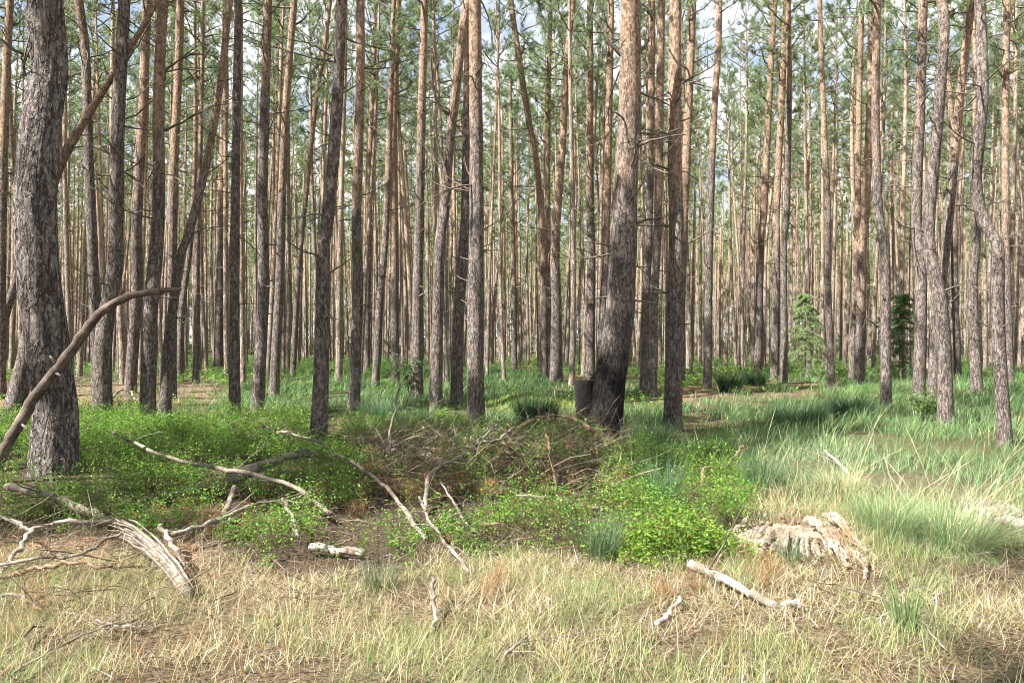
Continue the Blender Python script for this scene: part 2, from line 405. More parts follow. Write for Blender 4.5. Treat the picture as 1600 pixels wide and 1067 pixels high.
def crown_mesh(seed, nbr=30, nlet=6, ntuft=4, nb=10, bl=.14, bw=.016, Lc=7.5, reach=1.9, bare=.0):
    global rng
    keep, rng = rng, np.random.default_rng(seed)
    wood = Geo(); roots = []; dirs = []
    for k in range(nbr):
        u = (k + rng.random()) / nbr; z = Lc * u ** .85
        if rng.random() < bare: continue
        L = reach * (1 - .72 * u) * rng.uniform(.55, 1.15) * min(1, .45 + u * 3); az = k * 2.4 + rng.normal(0, .4); el = rng.uniform(.05, .45) + .5 * u
        n = 6; P = [np.array([0, 0, z])]
        for j in range(n - 1):
            el += rng.normal(.05, .13); az += rng.normal(0, .17)
            P.append(P[-1] + np.array([math.cos(az) * math.cos(el), math.sin(az) * math.cos(el), math.sin(el)]) * L / (n - 1))
        P = np.array(P); wood.tube(P, np.linspace(.035 * (1 - .6 * u), .008, n), 4, cap=False)
        for j in range(nlet):
            t = rng.uniform(.38, 1.0); i = min(int(t * (n - 1)), n - 2); q = P[i] + (P[i + 1] - P[i]) * (t * (n - 1) - i)
            a2 = az + rng.normal(0, .9); e2 = el + rng.normal(.1, .4); l2 = rng.uniform(.2, .6) * (1.1 - .5 * u)
            d = np.array([math.cos(a2) * math.cos(e2), math.sin(a2) * math.cos(e2), math.sin(e2)])
            wood.tube([q, q + d * l2 * .5, q + d * l2], [.008, .006, .004], 3, cap=False)
            for m in range(ntuft):
                roots.append(q + d * l2 * rng.uniform(.25, 1.0) + rng.normal(0, .07, 3)); dirs.append(d + rng.normal(0, .35, 3))
    R = np.repeat(np.array(roots), nb, 0); D = np.repeat(np.array(dirs), nb, 0)
    D = D / np.linalg.norm(D, axis=1)[:, None] + rng.normal(0, .55, D.shape); D /= np.linalg.norm(D, axis=1)[:, None]
    S = np.cross(D, rng.normal(0, 1, D.shape)); S /= np.linalg.norm(S, axis=1)[:, None]
    l = bl * rng.uniform(.6, 1.25, len(R))[:, None]; w = bw * rng.uniform(.7, 1.3, len(R))[:, None]
    V = np.stack([R - S * w * .5, R + S * w * .5, R + D * l + S * w * .25, R + D * l - S * w * .25], 1).reshape(-1, 3)
    Q = np.arange(len(R) * 4).reshape(-1, 4)
    base = np.array([.17, .245, .105]) * rng.uniform(.7, 1.35, (len(roots), 1)) * np.array([1, 1, 1]) + np.array([.025, .012, 0]) * rng.random((len(roots), 1))
    tint = np.repeat(np.repeat(base, nb, 0), 4, 0)
    wv = np.vstack(wood.V); wq = np.vstack(wood.Q)
    allV = np.vstack([V, wv]); tint = np.vstack([tint, np.full((len(wv), 3), .2)])
    me = mesh_np('crown', allV, [Q, wq + len(V)], [M_NEEDLE, M_TWIG], tint, slots=[0, 1])
    rng = keep
    return me

SHADE_CROWNS = [crown_mesh(200 + k, nbr=38, nlet=8, ntuft=5, nb=10, bl=.16, bw=.02, reach=2.3, Lc=7.5) for k in range(2)]
CROWNS = [crown_mesh(100 + k, reach=1.6 + .22 * (k % 3), Lc=7.5, nbr=24 + 3 * (k % 3)) for k in range(7)]

def trunk_geo(P, R, sides=14, rough=.05, fine=False):
    """P (n,3) local path, R radii"""
    n = len(P); a = np.linspace(0, 2 * np.pi, sides, endpoint=False)
    o = rng.random() * 50
    nz = fbm(np.cos(a)[None] * 1.5 + o, P[:, 2:3] * 2.2 + np.sin(a)[None] * 1.5, 4) - .5
    rr = R[:, None] * (1 + rough * 3 * nz)
    if fine:
        ridge = np.abs(noise(a[None] * 4.2 + noise(P[:, 2:3] * 5, a[None] * 2, 7) * 1.4 + o, P[:, 2:3] * 3.2 + a[None] * .2, 9) - .5) * 2
        rr = rr * (1 - .075 * (1 - sstep(.0, .45, ridge))) + R[:, None] * .02 * noise(a[None] * 14, P[:, 2:3] * 14, 6)
    V = np.stack([P[:, 0:1] + rr * np.cos(a), P[:, 1:2] + rr * np.sin(a), P[:, 2:3] + 0 * rr], -1).reshape(-1, 3)
    i = np.arange(n - 1)[:, None] * sides; k = np.arange(sides)[None]; k2 = (k + 1) % sides
    Q = np.stack([i + k, i + k2, i + k2 + sides, i + k + sides], -1).reshape(-1, 4)
    g = Geo(); g.add(V, Q); return g

TREES = []      # (x, y) of every pine placed

def photo_pine(label, pts, wb, wt, tone=4.5, big=False, char=0, H=None, dz=0.0, br=(), nbr=17, sink=0, group='pines measured in the front of the stand', crown=True, cat='pine tree'):
    """a pine whose trunk axis runs through the given photograph pixels, base first"""
    base = on_ground(pts[0][0], pts[0][1] + sink); d = base.y
    H = H or rng.uniform(16.5, 19.5)
    W3 = [at_depth(px, py, d) for px, py in pts]; W3[0].z = base.z
    L = [np.array(w - base) for w in W3]
    for k in range(1, len(L)): L[k][1] += .12 * math.sin(k * 1.7 + pts[0][0])
    # on beyond the top of the picture
    t = (L[-1] - L[-2]); t = t / t[2] if t[2] > .05 else np.array([0, 0, 1.])
    ztop = L[-1][2]; Z = ztop
    while Z < H - 1.5:
        t = t * np.array([.75, .75, 1]) + np.array([rng.normal(0, .02), rng.normal(0, .02), 0]); L.append(L[-1] + t * 2.2); Z = L[-1][2]
    H = Z
    L[0][2] = -.2
    n = 90 if big else 44
    zs = np.unique(np.concatenate([np.linspace(0, .5, 7), np.linspace(.5, H, n)]))
    P = spline(L, 400); P = np.stack([np.interp(zs - .2, P[:, 2], P[:, k]) for k in range(2)] + [zs - .2], 1)
    rb, rt = wb * d / F / 2, wt * d / F / 2
    z1, r1 = ztop, rt
    R = np.where(P[:, 2] < z1, rb + (r1 - rb) * np.clip(P[:, 2] / z1, 0, 1) ** .8, r1 + (.025 - r1) * np.clip((P[:, 2] - z1) / max(H - z1, .1), 0, 1))
    R = R * (1 + (.06 if big else .17) * np.exp(-np.clip(P[:, 2], 0, 9) / .2))
    e = link('pine_tree', None, loc=base); e.empty_display_size = .3
    tag(e, label, cat, group)
    g = trunk_geo(P, R, 72 if big else 16, .05, fine=big)
    if big:
        pass
    t_ = link('trunk', g.mesh('trunk', M_BARK_BIG if big else M_BARK, True), e)
    t_['orange_from'] = float(tone); t_['char_shade_to'] = float(char) if char else -5.0
    axis = lambda z: np.array([np.interp(z, P[:, 2], P[:, k]) for k in range(3)])
    rad = lambda z: float(np.interp(z, P[:, 2], R))
    if crown:
        zc = max(H - 7.4, ztop * .85 if ztop < 12 else H - 7.4)
        c = link('crown', CROWNS[rng.integers(len(CROWNS))], e, loc=axis(zc), rot=(0, 0, rng.random() * 6.28)); s = (H - zc) / 7.4
        c.scale = (s, s, s)
    ztopv = min(ztop * 1.05, H - 6)
    for k in range(nbr):
        z = rng.uniform(.22, 1.0) * ztopv; st = z < ztopv * .4 or rng.random() < .3
        az = rng.random() * 6.28; p = axis(z); r = rad(z); p = p + np.array([math.cos(az), math.sin(az), 0]) * r * .75
        gg = Geo(); sc = d / 16
        if st: limb(gg, (0, 0, 0), az, rng.uniform(-.2, .5), rng.uniform(.1, .35) + r, min(.02, r * .16), 5, 0, .2, 4)
        else: limb(gg, (0, 0, 0), az, rng.uniform(-.5, .5), rng.uniform(.5, 1.7), min(.02, r * .16), 5, int(rng.integers(1, 5)), rng.uniform(-.7, .9))
        link('branch_stub' if st else 'dead_branch', gg.mesh('dead_branch', M_TWIG), e, loc=p)
    for path, w in br:
        pp = np.array([np.array(at_depth(x, y, d - .05 * i) - base) for i, (x, y) in enumerate(path)])
        gg = Geo(); q = spline(pp - pp[0], 10) + rng.normal(0, .008, (10, 3)); r = w * d / F / 2
        gg.tube(q, np.linspace(r, r * .35, 10), 6)
        for m in range(3):
            i = int(rng.integers(4, 9)); dv = (q[i] - q[i - 1]); dv = dv / np.linalg.norm(dv) + rng.normal(0, .6, 3)
            gg.tube([q[i], q[i] + dv * .12 * d / 10, q[i] + dv * .25 * d / 10 + rng.normal(0, .03, 3)], [r * .4, r * .3, r * .15], 3, cap=False)
        link('dead_branch', gg.mesh('dead_branch', M_TWIG), e, loc=pp[0])
    TREES.append((base.x, base.y))
    return e

PP = photo_pine
PP("stout old pine with thick plated grey bark, by the left edge behind a leaning limb", [(81, 726), (78, 640), (73, 567), (66, 380), (64, 200), (67, 100), (70, 0)], 68, 53, 12, big=True, sink=14, nbr=4,
   br=[([(60, 216), (70, 195), (79, 175)], 8), ([(38, 118), (36, 100), (32, 90)], 8)])
PP("pine leaning hard to the right, its base just left of the stout old pine", [(12, 662), (40, 540), (70, 380), (94, 270), (180, 112), (240, 0)], 33, 8, 2.2, nbr=6)
PP("thin leaning pine at the left edge, rising behind the stout old pine", [(-30, 610), (0, 520), (19, 470), (34, 400), (60, 250)], 15, 10, 1.5, nbr=6)
PP("dark straight pine cut by the left edge of the photo", [(2, 622), (5, 400), (11, 180), (12, 0)], 14, 12, 3.5)
PP("pine with thick pale-flecked bark just right of the stout old pine", [(161, 660), (165, 530), (176, 417), (179, 370), (189, 187), (195, 0)], 29, 17, 7,
   br=[([(172, 470), (160, 440), (140, 430)], 4), ([(197, 98), (215, 70), (240, 30)], 4)])
PP("crooked grey pine with a kink, half hidden behind the pale-flecked pine", [(152, 640), (149, 522), (148, 375), (137, 210), (129, 75), (124, 0)], 17, 13, 6)
PP("dark slim pine third in from the stout old pine, on brown litter", [(202, 615), (212, 455), (217, 337), (223, 187), (227, 0)], 19, 13, 4)
PP("reddish pine with a forked dead branch reaching right, right of the dark slim pine", [(230, 661), (238, 492), (242, 380), (246, 300), (252, 150), (256, 0)], 25, 15, 3.2,
   br=[([(259, 204), (292, 187), (338, 163)], 5), ([(253, 142), (259, 112), (270, 101), (304, 81)], 6)])
PP("pine bending away to the right from a straight foot, beside the reddish pine", [(257, 652), (259, 549), (270, 474), (285, 399), (292, 375), (319, 255), (345, 131), (358, 40)], 18, 10, 2.5)
PP("slim straight orange pine rising behind the reddish pine", [(268, 622), (272, 300), (276, 112), (281, 0)], 15, 12, 3)
PP("very thin tall pine with a bare stem, left of the pale open sky", [(306, 598), (309, 380), (313, 150), (317, 0)], 10, 5, 6)
PP("pale slim pine with a broad foot, right of the very thin tall pine", [(342, 580), (346, 380), (347, 300), (350, 169), (352, 40)], 18, 9, 5)
PP("short-looking thin stem leaning right among the litter patch", [(280, 594), (287, 480), (294, 400), (300, 330)], 11, 8, 4)
PP("straight grey-brown pine alone on its grassy foot, left of two sunlit pines", [(367, 651), (369, 492), (369, 262), (369, 0)], 18, 11, 8)
PP("sunlit pale pine, left one of the bright pair", [(401, 643), (407, 530), (410, 417), (412, 300), (416, 150), (416, 0)], 20, 13, 5.5)
PP("sunlit orange pine leaning slightly right, right one of the bright pair", [(427, 621), (435, 436), (441, 300), (450, 150), (459, 0)], 16, 10, 3.5)
PP("thin stem slanting up to the right between the bright pair and the black pine", [(457, 592), (463, 480), (469, 380), (495, 150), (506, 94), (515, 0)], 9, 7, 4)
PP("nearly black shaded pine leaning slightly right, its foot among bilberry", [(497, 690), (501, 530), (508, 380), (514, 337), (525, 150), (532, 0)], 27, 16, 5, sink=6,
   br=[([(519, 88), (487, 71), (461, 64)], 4)])
PP("brown pine just right of the black shaded pine, its foot in green grass", [(552, 641), (558, 455), (556, 337), (564, 150), (564, 0)], 19, 13, 2.8)
PP("slim pale pine with a sunny foot, behind the brown pine", [(573, 586), (575, 417), (579, 250), (584, 100)], 11, 8, 3)
PP("pale pine bending gently right above a sunlit foot", [(586, 606), (591, 530), (596, 455), (601, 380), (606, 262), (612, 130)], 13, 9, 4)
PP("straight orange-topped pine with a dark foot beside a leafy sapling", [(618, 600), (617, 375), (615, 187), (619, 56), (622, 0)], 13, 11, 2.5)
PP("dark pine with grey-flecked middle, standing beside the leafy sapling", [(652, 621), (652, 455), (654, 375), (659, 187), (664, 0)], 19, 11, 4.5)
PP("pine with a knobbly waist and a fork of dead twigs, top leaning right", [(680, 643), (684, 492), (688, 380), (693, 340), (702, 225), (714, 131), (725, 37), (729, 0)], 20, 13, 4,
   br=[([(702, 283), (690, 245), (680, 210)], 5), ([(700, 180), (680, 150), (672, 75)], 5)])
PP("grey pine standing close behind the thick pine in the middle", [(713, 632), (717, 492), (725, 380), (728, 319), (731, 180), (733, 80)], 20, 14, 5)
PP("thick straight grey pine in the middle of the photo with a sunlit foot", [(744, 667), (743, 530), (744, 380), (744, 262), (742, 0)], 28, 19, 4)
PP("thin orange pine standing alone in the bright gap", [(804, 583), (802, 380), (800, 337), (798, 195), (797, 120)], 10, 5, 2.5, H=14)
PP("red-stemmed pine leaning left out of the middle cluster", [(851, 591), (850, 480), (849, 375), (839, 262), (826, 187), (811, 94), (798, 0)], 12, 9, .8)
PP("broad double-looking pine with a gap at its foot, centre of the cluster", [(869, 596), (869, 480), (867, 375), (879, 225), (886, 94), (896, 0)], 20, 8, 2.5)
PP("slim dark pine pressed against the left of the double-looking pine", [(858, 589), (857, 400), (856, 300), (858, 112), (860, 20)], 9, 7, 3)
PP("dark straight pine above the black cut stump", [(922, 592), (924, 417), (922, 262), (922, 0)], 15, 10, 5)
PP("orange-topped pine between the black stump and the charred pine", [(937, 596), (946, 417), (950, 225), (954, 37), (955, 0)], 14, 10, 2.5)
PP("big pine leaning right with a charred, shaded black foot, the cut stump at its side", [(941, 684), (953, 600), (961, 549), (968, 492), (973, 380), (977, 319), (985, 150), (984, 0)], 55, 30, 3.2, char=1.6,
   br=[([(978, 358), (1000, 346), (1034, 340)], 7), ([(992, 230), (1025, 218), (1072, 211)], 5), ([(974, 90), (950, 62), (934, 20)], 7), ([(996, 85), (1005, 76), (1014, 63)], 7), ([(980, 421), (988, 418), (1000, 418)], 5), ([(982, 486), (990, 485)], 4)])
PP("left stem of the twin dark pines right of the charred pine", [(1006, 615), (1010, 480), (1014, 337), (1017, 150), (1020, 0)], 14, 10, 4)
PP("right stem of the twin dark pines, pale orange above", [(1019, 620), (1022, 480), (1027, 337), (1031, 150), (1035, 0)], 15, 12, 3)
PP("reddish brown straight pine right of the charred pine", [(1051, 673), (1053, 530), (1055, 380), (1055, 225), (1057, 0)], 29, 19, 2.0)
PP("pale sunlit pine rising just right of the reddish brown pine", [(1062, 602), (1065, 480), (1067, 375), (1077, 112), (1083, 0)], 15, 12, 1.5)
PP("slim grey pine alone before the blue gap of sky", [(1105, 607), (1109, 417), (1111, 337), (1114, 187), (1122, 75), (1126, 0)], 13, 9, 5)
PP("dark pine with a fan of twigs on top, first right of the blue gap", [(1184, 588), (1187, 380), (1193, 337), (1202, 187), (1208, 37), (1210, 0)], 13, 9, 3)
PP("pale pine standing before the young light-green spruce", [(1210, 592), (1212, 380), (1214, 337), (1221, 187), (1227, 0)], 13, 9, 3)
PP("thin whitish pine with a black foot, left of the light-green spruce", [(1225, 599), (1227, 380), (1229, 337), (1231, 150), (1232, 0)], 11, 8, 7)
PP("grey pine leaning left at its top, right of the light-green spruce", [(1300, 608), (1297, 480), (1294, 380), (1292, 337), (1287, 187), (1283, 0)], 11, 7, 4)
PP("bright orange pine with a forking sunlit stem", [(1343, 601), (1346, 480), (1349, 380), (1351, 337), (1358, 150), (1362, 0)], 16, 10, 1.2)
PP("thin golden stem close left of the bright orange pine", [(1330, 594), (1338, 400), (1344, 187), (1347, 0)], 10, 8, 1.0)
PP("grey-stemmed pine with a dark brown foot in deep grass", [(1384, 637), (1383, 520), (1379, 380), (1375, 337), (1371, 187), (1368, 0)], 17, 11, 5,
   br=[([(1372, 512), (1362, 503), (1350, 495)], 4)])
PP("speckled pine beside the dark young spruce", [(1435, 622), (1435, 530), (1437, 417), (1435, 337), (1439, 150), (1439, 0)], 19, 13, 6)
PP("pale pine with a swept curved foot, largest of the right-hand group", [(1478, 665), (1476, 567), (1465, 474), (1454, 399), (1456, 337), (1463, 187), (1472, 37), (1474, 0)], 23, 15, 6)
PP("dark pine leaning right behind the curved pale pine", [(1458, 624), (1463, 530), (1472, 420), (1480, 337), (1499, 187), (1516, 37), (1519, 0)], 16, 12, 4)
PP("stout pale pine left of the sinuous pine", [(1527, 612), (1523, 455), (1524, 356), (1523, 112), (1523, 0)], 17, 11, 4)
PP("thin brown pine between the curved pale pine and the stout pale pine", [(1497, 592), (1491, 417), (1487, 250), (1480, 80)], 11, 8, 3)
PP("sinuous grey pine with an S-shaped stem near the right edge", [(1572, 697), (1562, 530), (1551, 380), (1547, 370), (1532, 300), (1525, 244), (1529, 150), (1536, 37), (1536, 0)], 21, 16, 8)
PP("slim straight pine behind the sinuous pine at the right edge", [(1579, 606), (1572, 440), (1568, 337), (1574, 112), (1576, 0)], 12, 10, 3)

# pines around the viewer, whose crowns shade the floor in front
for x, y in ((-8.0, 7.4), (-13.0, 2.2), (-4.7, -0.5), (-5.4, -1.9), (-10.5, 3.4), (-9.4, 9.0), (-12.5, 7.0), (-1.0, -6.6), (-19.0, -4.0), (-13.5, 12.0), (-16.5, -3.0), (-5.0, -10.5), (9.5, 8.0), (-15.5, 4.0), (-11.5, 14.0)):
    d = 10.0; z = float(ground(x, y)); H = random.uniform(17, 19)
    e = link('pine_tree', None, loc=(x, y, z)); tag(e, "tall pine standing just outside the view, shading the clearing", 'pine tree', 'pines around the viewer')
    zs = np.linspace(-.2, H, 30); P = np.stack([.15 * np.sin(zs * .3 + x), .1 * np.sin(zs * .25 + y), zs], 1)
    t = link('trunk', trunk_geo(P, np.interp(zs, [0, 9, H], [.17, .12, .025]), 14).mesh('trunk', M_BARK), e); t['orange_from'] = 4.0; t['char_shade_to'] = -5.0
    c = link('crown', SHADE_CROWNS[random.randrange(2)], e, loc=(P[-13][0], P[-13][1], H - 7.4), rot=(0, 0, random.random() * 6))
    TREES.append((x, y))

# the stand behind: every pine its own object
def stand_trunk(seed):
    global rng
    keep, rng = rng, np.random.default_rng(seed)
    H = 17.5; zs = np.concatenate([np.linspace(-.3, .4, 4), np.linspace(.8, H, 24)])
    a, b, c, d = rng.normal(0, .012, 2), rng.normal(0, .0012, 2), rng.uniform(.05, .16), rng.random(2) * 6
    P = np.stack([a[k] * zs + b[k] * zs * (zs - 11) + c * np.sin(zs * .35 + d[k]) - c * np.sin(d[k]) for k in range(2)] + [zs], 1)
    R = np.interp(zs, [-.3, 0, .5, 6, 11, H], [.17, .16, .14, .105, .085, .02])
    g = trunk_geo(P, R, 9, .06)
    for k in range(int(rng.integers(30, 46))):
        z = rng.uniform(2.2, 10.8); az = rng.random() * 6.28; p = np.array([np.interp(z, zs, P[:, i]) for i in range(3)])
        limb(g, p, az, rng.uniform(-.45, .5), rng.uniform(.3, 1.8), .012, 3, int(rng.integers(1, 5)), rng.uniform(-.7, .8))
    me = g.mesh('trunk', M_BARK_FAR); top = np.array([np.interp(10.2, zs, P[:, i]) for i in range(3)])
    rng = keep
    return me, top
STAND = [stand_trunk(300 + k) for k in range(12)]

SECT = [(-1e9, 165, "slender pine of the dense stand left of the pale-flecked pine"), (165, 368, "slender pine of the dense stand between the pale-flecked pine and the bright pair"),
        (368, 505, "slender pine of the stand between the bright pair and the black shaded pine"), (505, 744, "slender pine of the stand between the black shaded pine and the thick middle pine"),
        (744, 950, "slender pine of the stand in the bright gap left of the charred pine"), (950, 1108, "slender pine of the stand between the charred pine and the blue gap"),
        (1108, 1343, "slender pine of the sunlit stand between the blue gap and the bright orange pine"), (1343, 1e9, "slender pine of the crowded stand right of the bright orange pine")]

cand = []
grid = {}
def free(x, y, r):
    i, j = int(x // 2), int(y // 2)
    for a in (-1, 0, 1):
        for b in (-1, 0, 1):
            for (u, v) in grid.get((i + a, j + b), ()):
                if (u - x) ** 2 + (v - y) ** 2 < r * r: return False
    return True
for (x, y) in TREES: grid.setdefault((int(x // 2), int(y // 2)), []).append((x, y))
r_ = random.Random(8)
for k in range(90000):
    y = math.sqrt(r_.uniform(25 ** 2, 165 ** 2)); x = r_.uniform(-1, 1) * (.70 * y + 3)
    px = CX + F * x / y
    dens = 1.0
    if 1085 < px < 1150: dens = .35 if y > 40 else .05
    if 770 < px < 845 and y < 70: dens = .25
    if 345 < px < 400 and y < 60: dens = .35
    if 1160 < px < 1330 and y < 42: dens = .2
    if y < 46 and not (px < 40 or px > 1580): dens *= .3
    if y > 75: dens *= .78
    if r_.random() > dens or not free(x, y, 1.8 if y < 60 else 2.4): continue
    grid.setdefault((int(x // 2), int(y // 2)), []).append((x, y)); cand.append((y, x))
cand.sort()
NIND = 236
for (y, x) in cand[:NIND]:
    z = float(ground(x, y)); px = CX + F * x / y
    s = r_.uniform(.86, 1.12); sr = r_.uniform(.46, .88)
    e = link('pine_tree', None, loc=(x, y, z), rot=(r_.gauss(0, .022), r_.gauss(0, .03), r_.random() * 6.28))
    lab = next(l for a, b, l in SECT if a <= px < b)
    tag(e, lab, 'pine tree', lab.replace('slender pine', 'slender pines'))
    me, top = STAND[r_.randrange(len(STAND))]
    t = link('trunk', me, e, scale=(sr, sr, s)); t['orange_from'] = r_.uniform(1.5, 9); t['char_shade_to'] = -5.0
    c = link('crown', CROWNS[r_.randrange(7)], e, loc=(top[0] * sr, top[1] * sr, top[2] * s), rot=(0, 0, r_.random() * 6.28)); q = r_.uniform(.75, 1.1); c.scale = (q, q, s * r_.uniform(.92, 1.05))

# beyond them the far wood, one mass
def far_wood():
    V, QN, QT, tint = [], [], [], []; n = 0
    protoc = [crown_mesh(500 + k, nbr=24, nlet=4, ntuft=2, nb=3, bl=.30, bw=.06) for k in range(4)]
    arr = []
    for me in protoc:
        v = np.empty(len(me.vertices) * 3, np.float32); me.vertices.foreach_get('co', v); v = v.reshape(-1, 3)
        c = np.empty(len(v) * 4, np.float32); me.color_attributes['tint'].data.foreach_get('color', c); c = c.reshape(-1, 4)[:, :3]
        nq = len(me.polygons); ix = np.empty(nq * 4, np.int32); me.loops.foreach_get('vertex_index', ix); mi = np.empty(nq, np.int32); me.polygons.foreach_get('material_index', mi)
        need = int((mi == 0).sum()); arr.append((v[:need * 4], c[:need * 4]))
        bpy.data.meshes.remove(me)
    for (y, x) in cand[NIND:]:
        low = y > 110
        z = float(ground(x, y)); H = r_.uniform(15.5, 19.5); a = r_.random() * 6.28
        zs = np.array([-.3, 3, 7, 11, H]); lx, ly = r_.gauss(0, .02), r_.gauss(0, .02); R = np.array([.15, .13, .11, .08, .02]) * r_.uniform(.65, 1.05)
        an = np.arange(5) * 1.2566
        tv = np.stack([x + lx * zs[:, None] + R[:, None] * np.cos(an), y + ly * zs[:, None] + R[:, None] * np.sin(an), z + zs[:, None] + 0 * an], -1).reshape(-1, 3)
        i = np.arange(4)[:, None] * 5; k = np.arange(5)[None]; Q = np.stack([i + k, i + (k + 1) % 5, i + (k + 1) % 5 + 5, i + k + 5], -1).reshape(-1, 4)
        V.append(tv); QT.append(Q + n); tint.append(np.full((len(tv), 3), .2)); n += len(tv)
        v, c = arr[r_.randrange(4)]; ca, sa = math.cos(a), math.sin(a)
        cv_ = np.stack([v[:, 0] * ca - v[:, 1] * sa + x + lx * 12, v[:, 0] * sa + v[:, 1] * ca + y + ly * 12, v[:, 2] * (1.8 if low else 1.0) + z + H - (13.5 if low else 7.5)], 1)
        V.append(cv_); QN.append(np.arange(len(cv_)).reshape(-1, 4) + n); tint.append(c * r_.uniform(.75, 1.35)); n += len(cv_)
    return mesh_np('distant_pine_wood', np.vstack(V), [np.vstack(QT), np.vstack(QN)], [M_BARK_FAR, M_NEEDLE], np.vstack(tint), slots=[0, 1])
o = tag(link('distant_pine_wood', far_wood()), kind='stuff'); o['orange_from'] = 4.0; o['char_shade_to'] = -5.0

# ------------------------------------------------------------------ fallen branches, logs and stumps
def fallen(label, pts, w0, w1, mat, lift=.03, name='fallen_branch', twigs=4, cat='branch', sides=8, forks=(), rough=.06, group='dead branches on the forest floor'):
    W3 = []
    for q in pts:
        p = on_ground(q[0], q[1]); l = q[2] if len(q) > 2 else lift
        W3.append(np.array(p) + np.array([0, 0, l]))
    if name == 'fallen_branch': w0, w1, twigs = w0 * .7, w1 * .7, twigs * 2
    W3 = np.array(W3); base = W3[0].copy(); d = W3[:, 1].mean()
    e = link(name, None, loc=base); tag(e, label, cat, group)
    def run(Wp, a, b, nm, parent, origin, tw):
        n = max(14, 4 * len(Wp)); q = spline(Wp - origin, n); q[1:-1] += rng.normal(0, min(.008, .0012 * (a + b) * d / 10), (n - 2, 3))
        R = np.linspace(a, b, n) * d / F / 2 * (1 + .3 * (noise(np.arange(n) * .45 + 20 * rng.random(), np.zeros(n), 2) - .5) + .02 * rng.normal(0, 1, n))
        g = Geo(); g.tube(q, R, sides, True, rough)
        for t in range(tw):
            i = int(rng.integers(2, n - 1)); dv = q[i] - q[i - 1]; dv /= np.linalg.norm(dv) + 1e-9
            dv = dv * .6 + rng.normal(0, .6, 3); dv[2] = abs(dv[2]) * .7; l = rng.uniform(.1, .55)
            g.tube([q[i], q[i] + dv * l * .5 + rng.normal(0, .02, 3), q[i] + dv * l + rng.normal(0, .04, 3)], np.array([.22, .15, .06]) * R[i] + .001, 4, False)
        o = link(nm, g.mesh(nm, mat), parent)
        return o
    run(W3, w0, w1, 'stem', e, base, twigs)
    for (fp, a, b) in forks:
        fw = np.array([np.array(on_ground(q[0], q[1])) + np.array([0, 0, q[2] if len(q) > 2 else lift]) for q in fp])
        run(fw, a, b, 'fork', e, base, 1)
    return e

FB = fallen
FB("long thin pale branch lying across the bilberry, with a propping side stub", [(172, 720, .36), (232, 753, .34), (277, 772, .34), (322, 780, .33), (360, 789, .32), (412, 796, .3), (461, 806, .26), (517, 823, .1)], 7, 11, M_GREY, forks=[([(366, 795, .2), (356, 812, .12), (345, 830, .02)], 8, 8)])
FB("bark-covered log half sunk in bilberry at the left", [(11, 795, .2), (75, 808, .2), (124, 823, .16), (165, 831, .1), (214, 842, .04)], 15, 12, M_GREY, name='fallen_log', cat='log', twigs=2)
FB("long bare branch rising gently right above the splintered wood", [(262, 868, .14), (319, 855, .16), (360, 840, .18), (412, 821, .2), (476, 815, .16)], 13, 6, M_PALE, twigs=2)
FB("thick grey log in the bilberry with dead needles beside its upper end", [(250, 786, .06), (330, 782, .14), (375, 774, .2), (431, 759, .26), (472, 748, .27), (525, 740, .2)], 17, 14, M_GREY, name='fallen_log', cat='log', twigs=1)
FB("forked whitish branch at the left edge, fork opening to the left", [(176, 860, .22), (120, 864, .24), (75, 864, .22), (49, 869, .2), (22, 854, .2), (-8, 846, .2)], 10, 7, M_PALE, forks=[([(50, 869, .2), (30, 886, .14), (2, 909, .04)], 8, 5)])
FB("short broken stick crossing the splintered wood", [(251, 862, .2), (268, 884, .16), (291, 912, .05)], 12, 11, M_PALE, twigs=0)
FB("dark heavy branch lying lowest in the heap at the left edge", [(-20, 924, .06), (0, 922, .08), (56, 913, .1), (124, 907, .12), (165, 911, .1), (230, 900, .05)], 10, 8, M_BROWN, twigs=6)
FB("brown bent branch above the dark heavy branch in the left heap", [(0, 905, .1), (70, 904, .14), (124, 901, .16), (165, 886, .2), (198, 874, .22)], 8, 7, M_GREY, twigs=6)
FB("white stub of wood standing beside the bilberry, above the white log end", [(442, 832, .28), (455, 845, .2), (468, 858, .08)], 9, 9, M_PALE, twigs=0)
FB("white barkless log lying at the front edge of the bilberry", [(485, 869, .06), (520, 871, .06), (567, 876, .06)], 13, 14, M_WHITE, name='fallen_log', cat='log', twigs=0)
FB("white twisted stick in dry grass at the left edge", [(-10, 945, .05), (30, 946, .06), (67, 962, .03)], 9, 6, M_PALE, twigs=3)
FB("long thin branch running down from the black pine through the brush", [(409, 712, .38), (450, 727, .38), (487, 736, .36), (540, 761, .3), (575, 780, .26), (605, 795, .2), (635, 821, .12), (665, 851, .04)], 6, 9, M_GREY, twigs=8)
FB("bleached branch end curving down into dry grass, in the middle front", [(655, 812, .2), (662, 832, .2), (680, 857, .16), (706, 879, .1), (734, 903, .03)], 6, 9, M_PALE, twigs=3)
FB("long pale arching branch rising right into the brush heap, forked at its upper end", [(665, 806, .06), (669, 783, .2), (687, 768, .26), (714, 759, .3), (740, 742, .36), (762, 725, .42), (789, 700, .46)], 8, 6, M_PALE, forks=[([(755, 734, .36), (777, 729, .34), (804, 708, .4)], 5, 4)], twigs=3)
FB("thick reddish branch arching over the back of the brush heap", [(790, 708, .1), (819, 691, .3), (849, 686, .38), (890, 686, .38), (926, 697, .25)], 10, 10, M_BROWN, twigs=4)
FB("thin curved twig hanging below the pale arching branch", [(687, 781, .2), (706, 809, .16), (729, 836, .1), (752, 848, .05)], 5, 4, M_PALE, twigs=1)
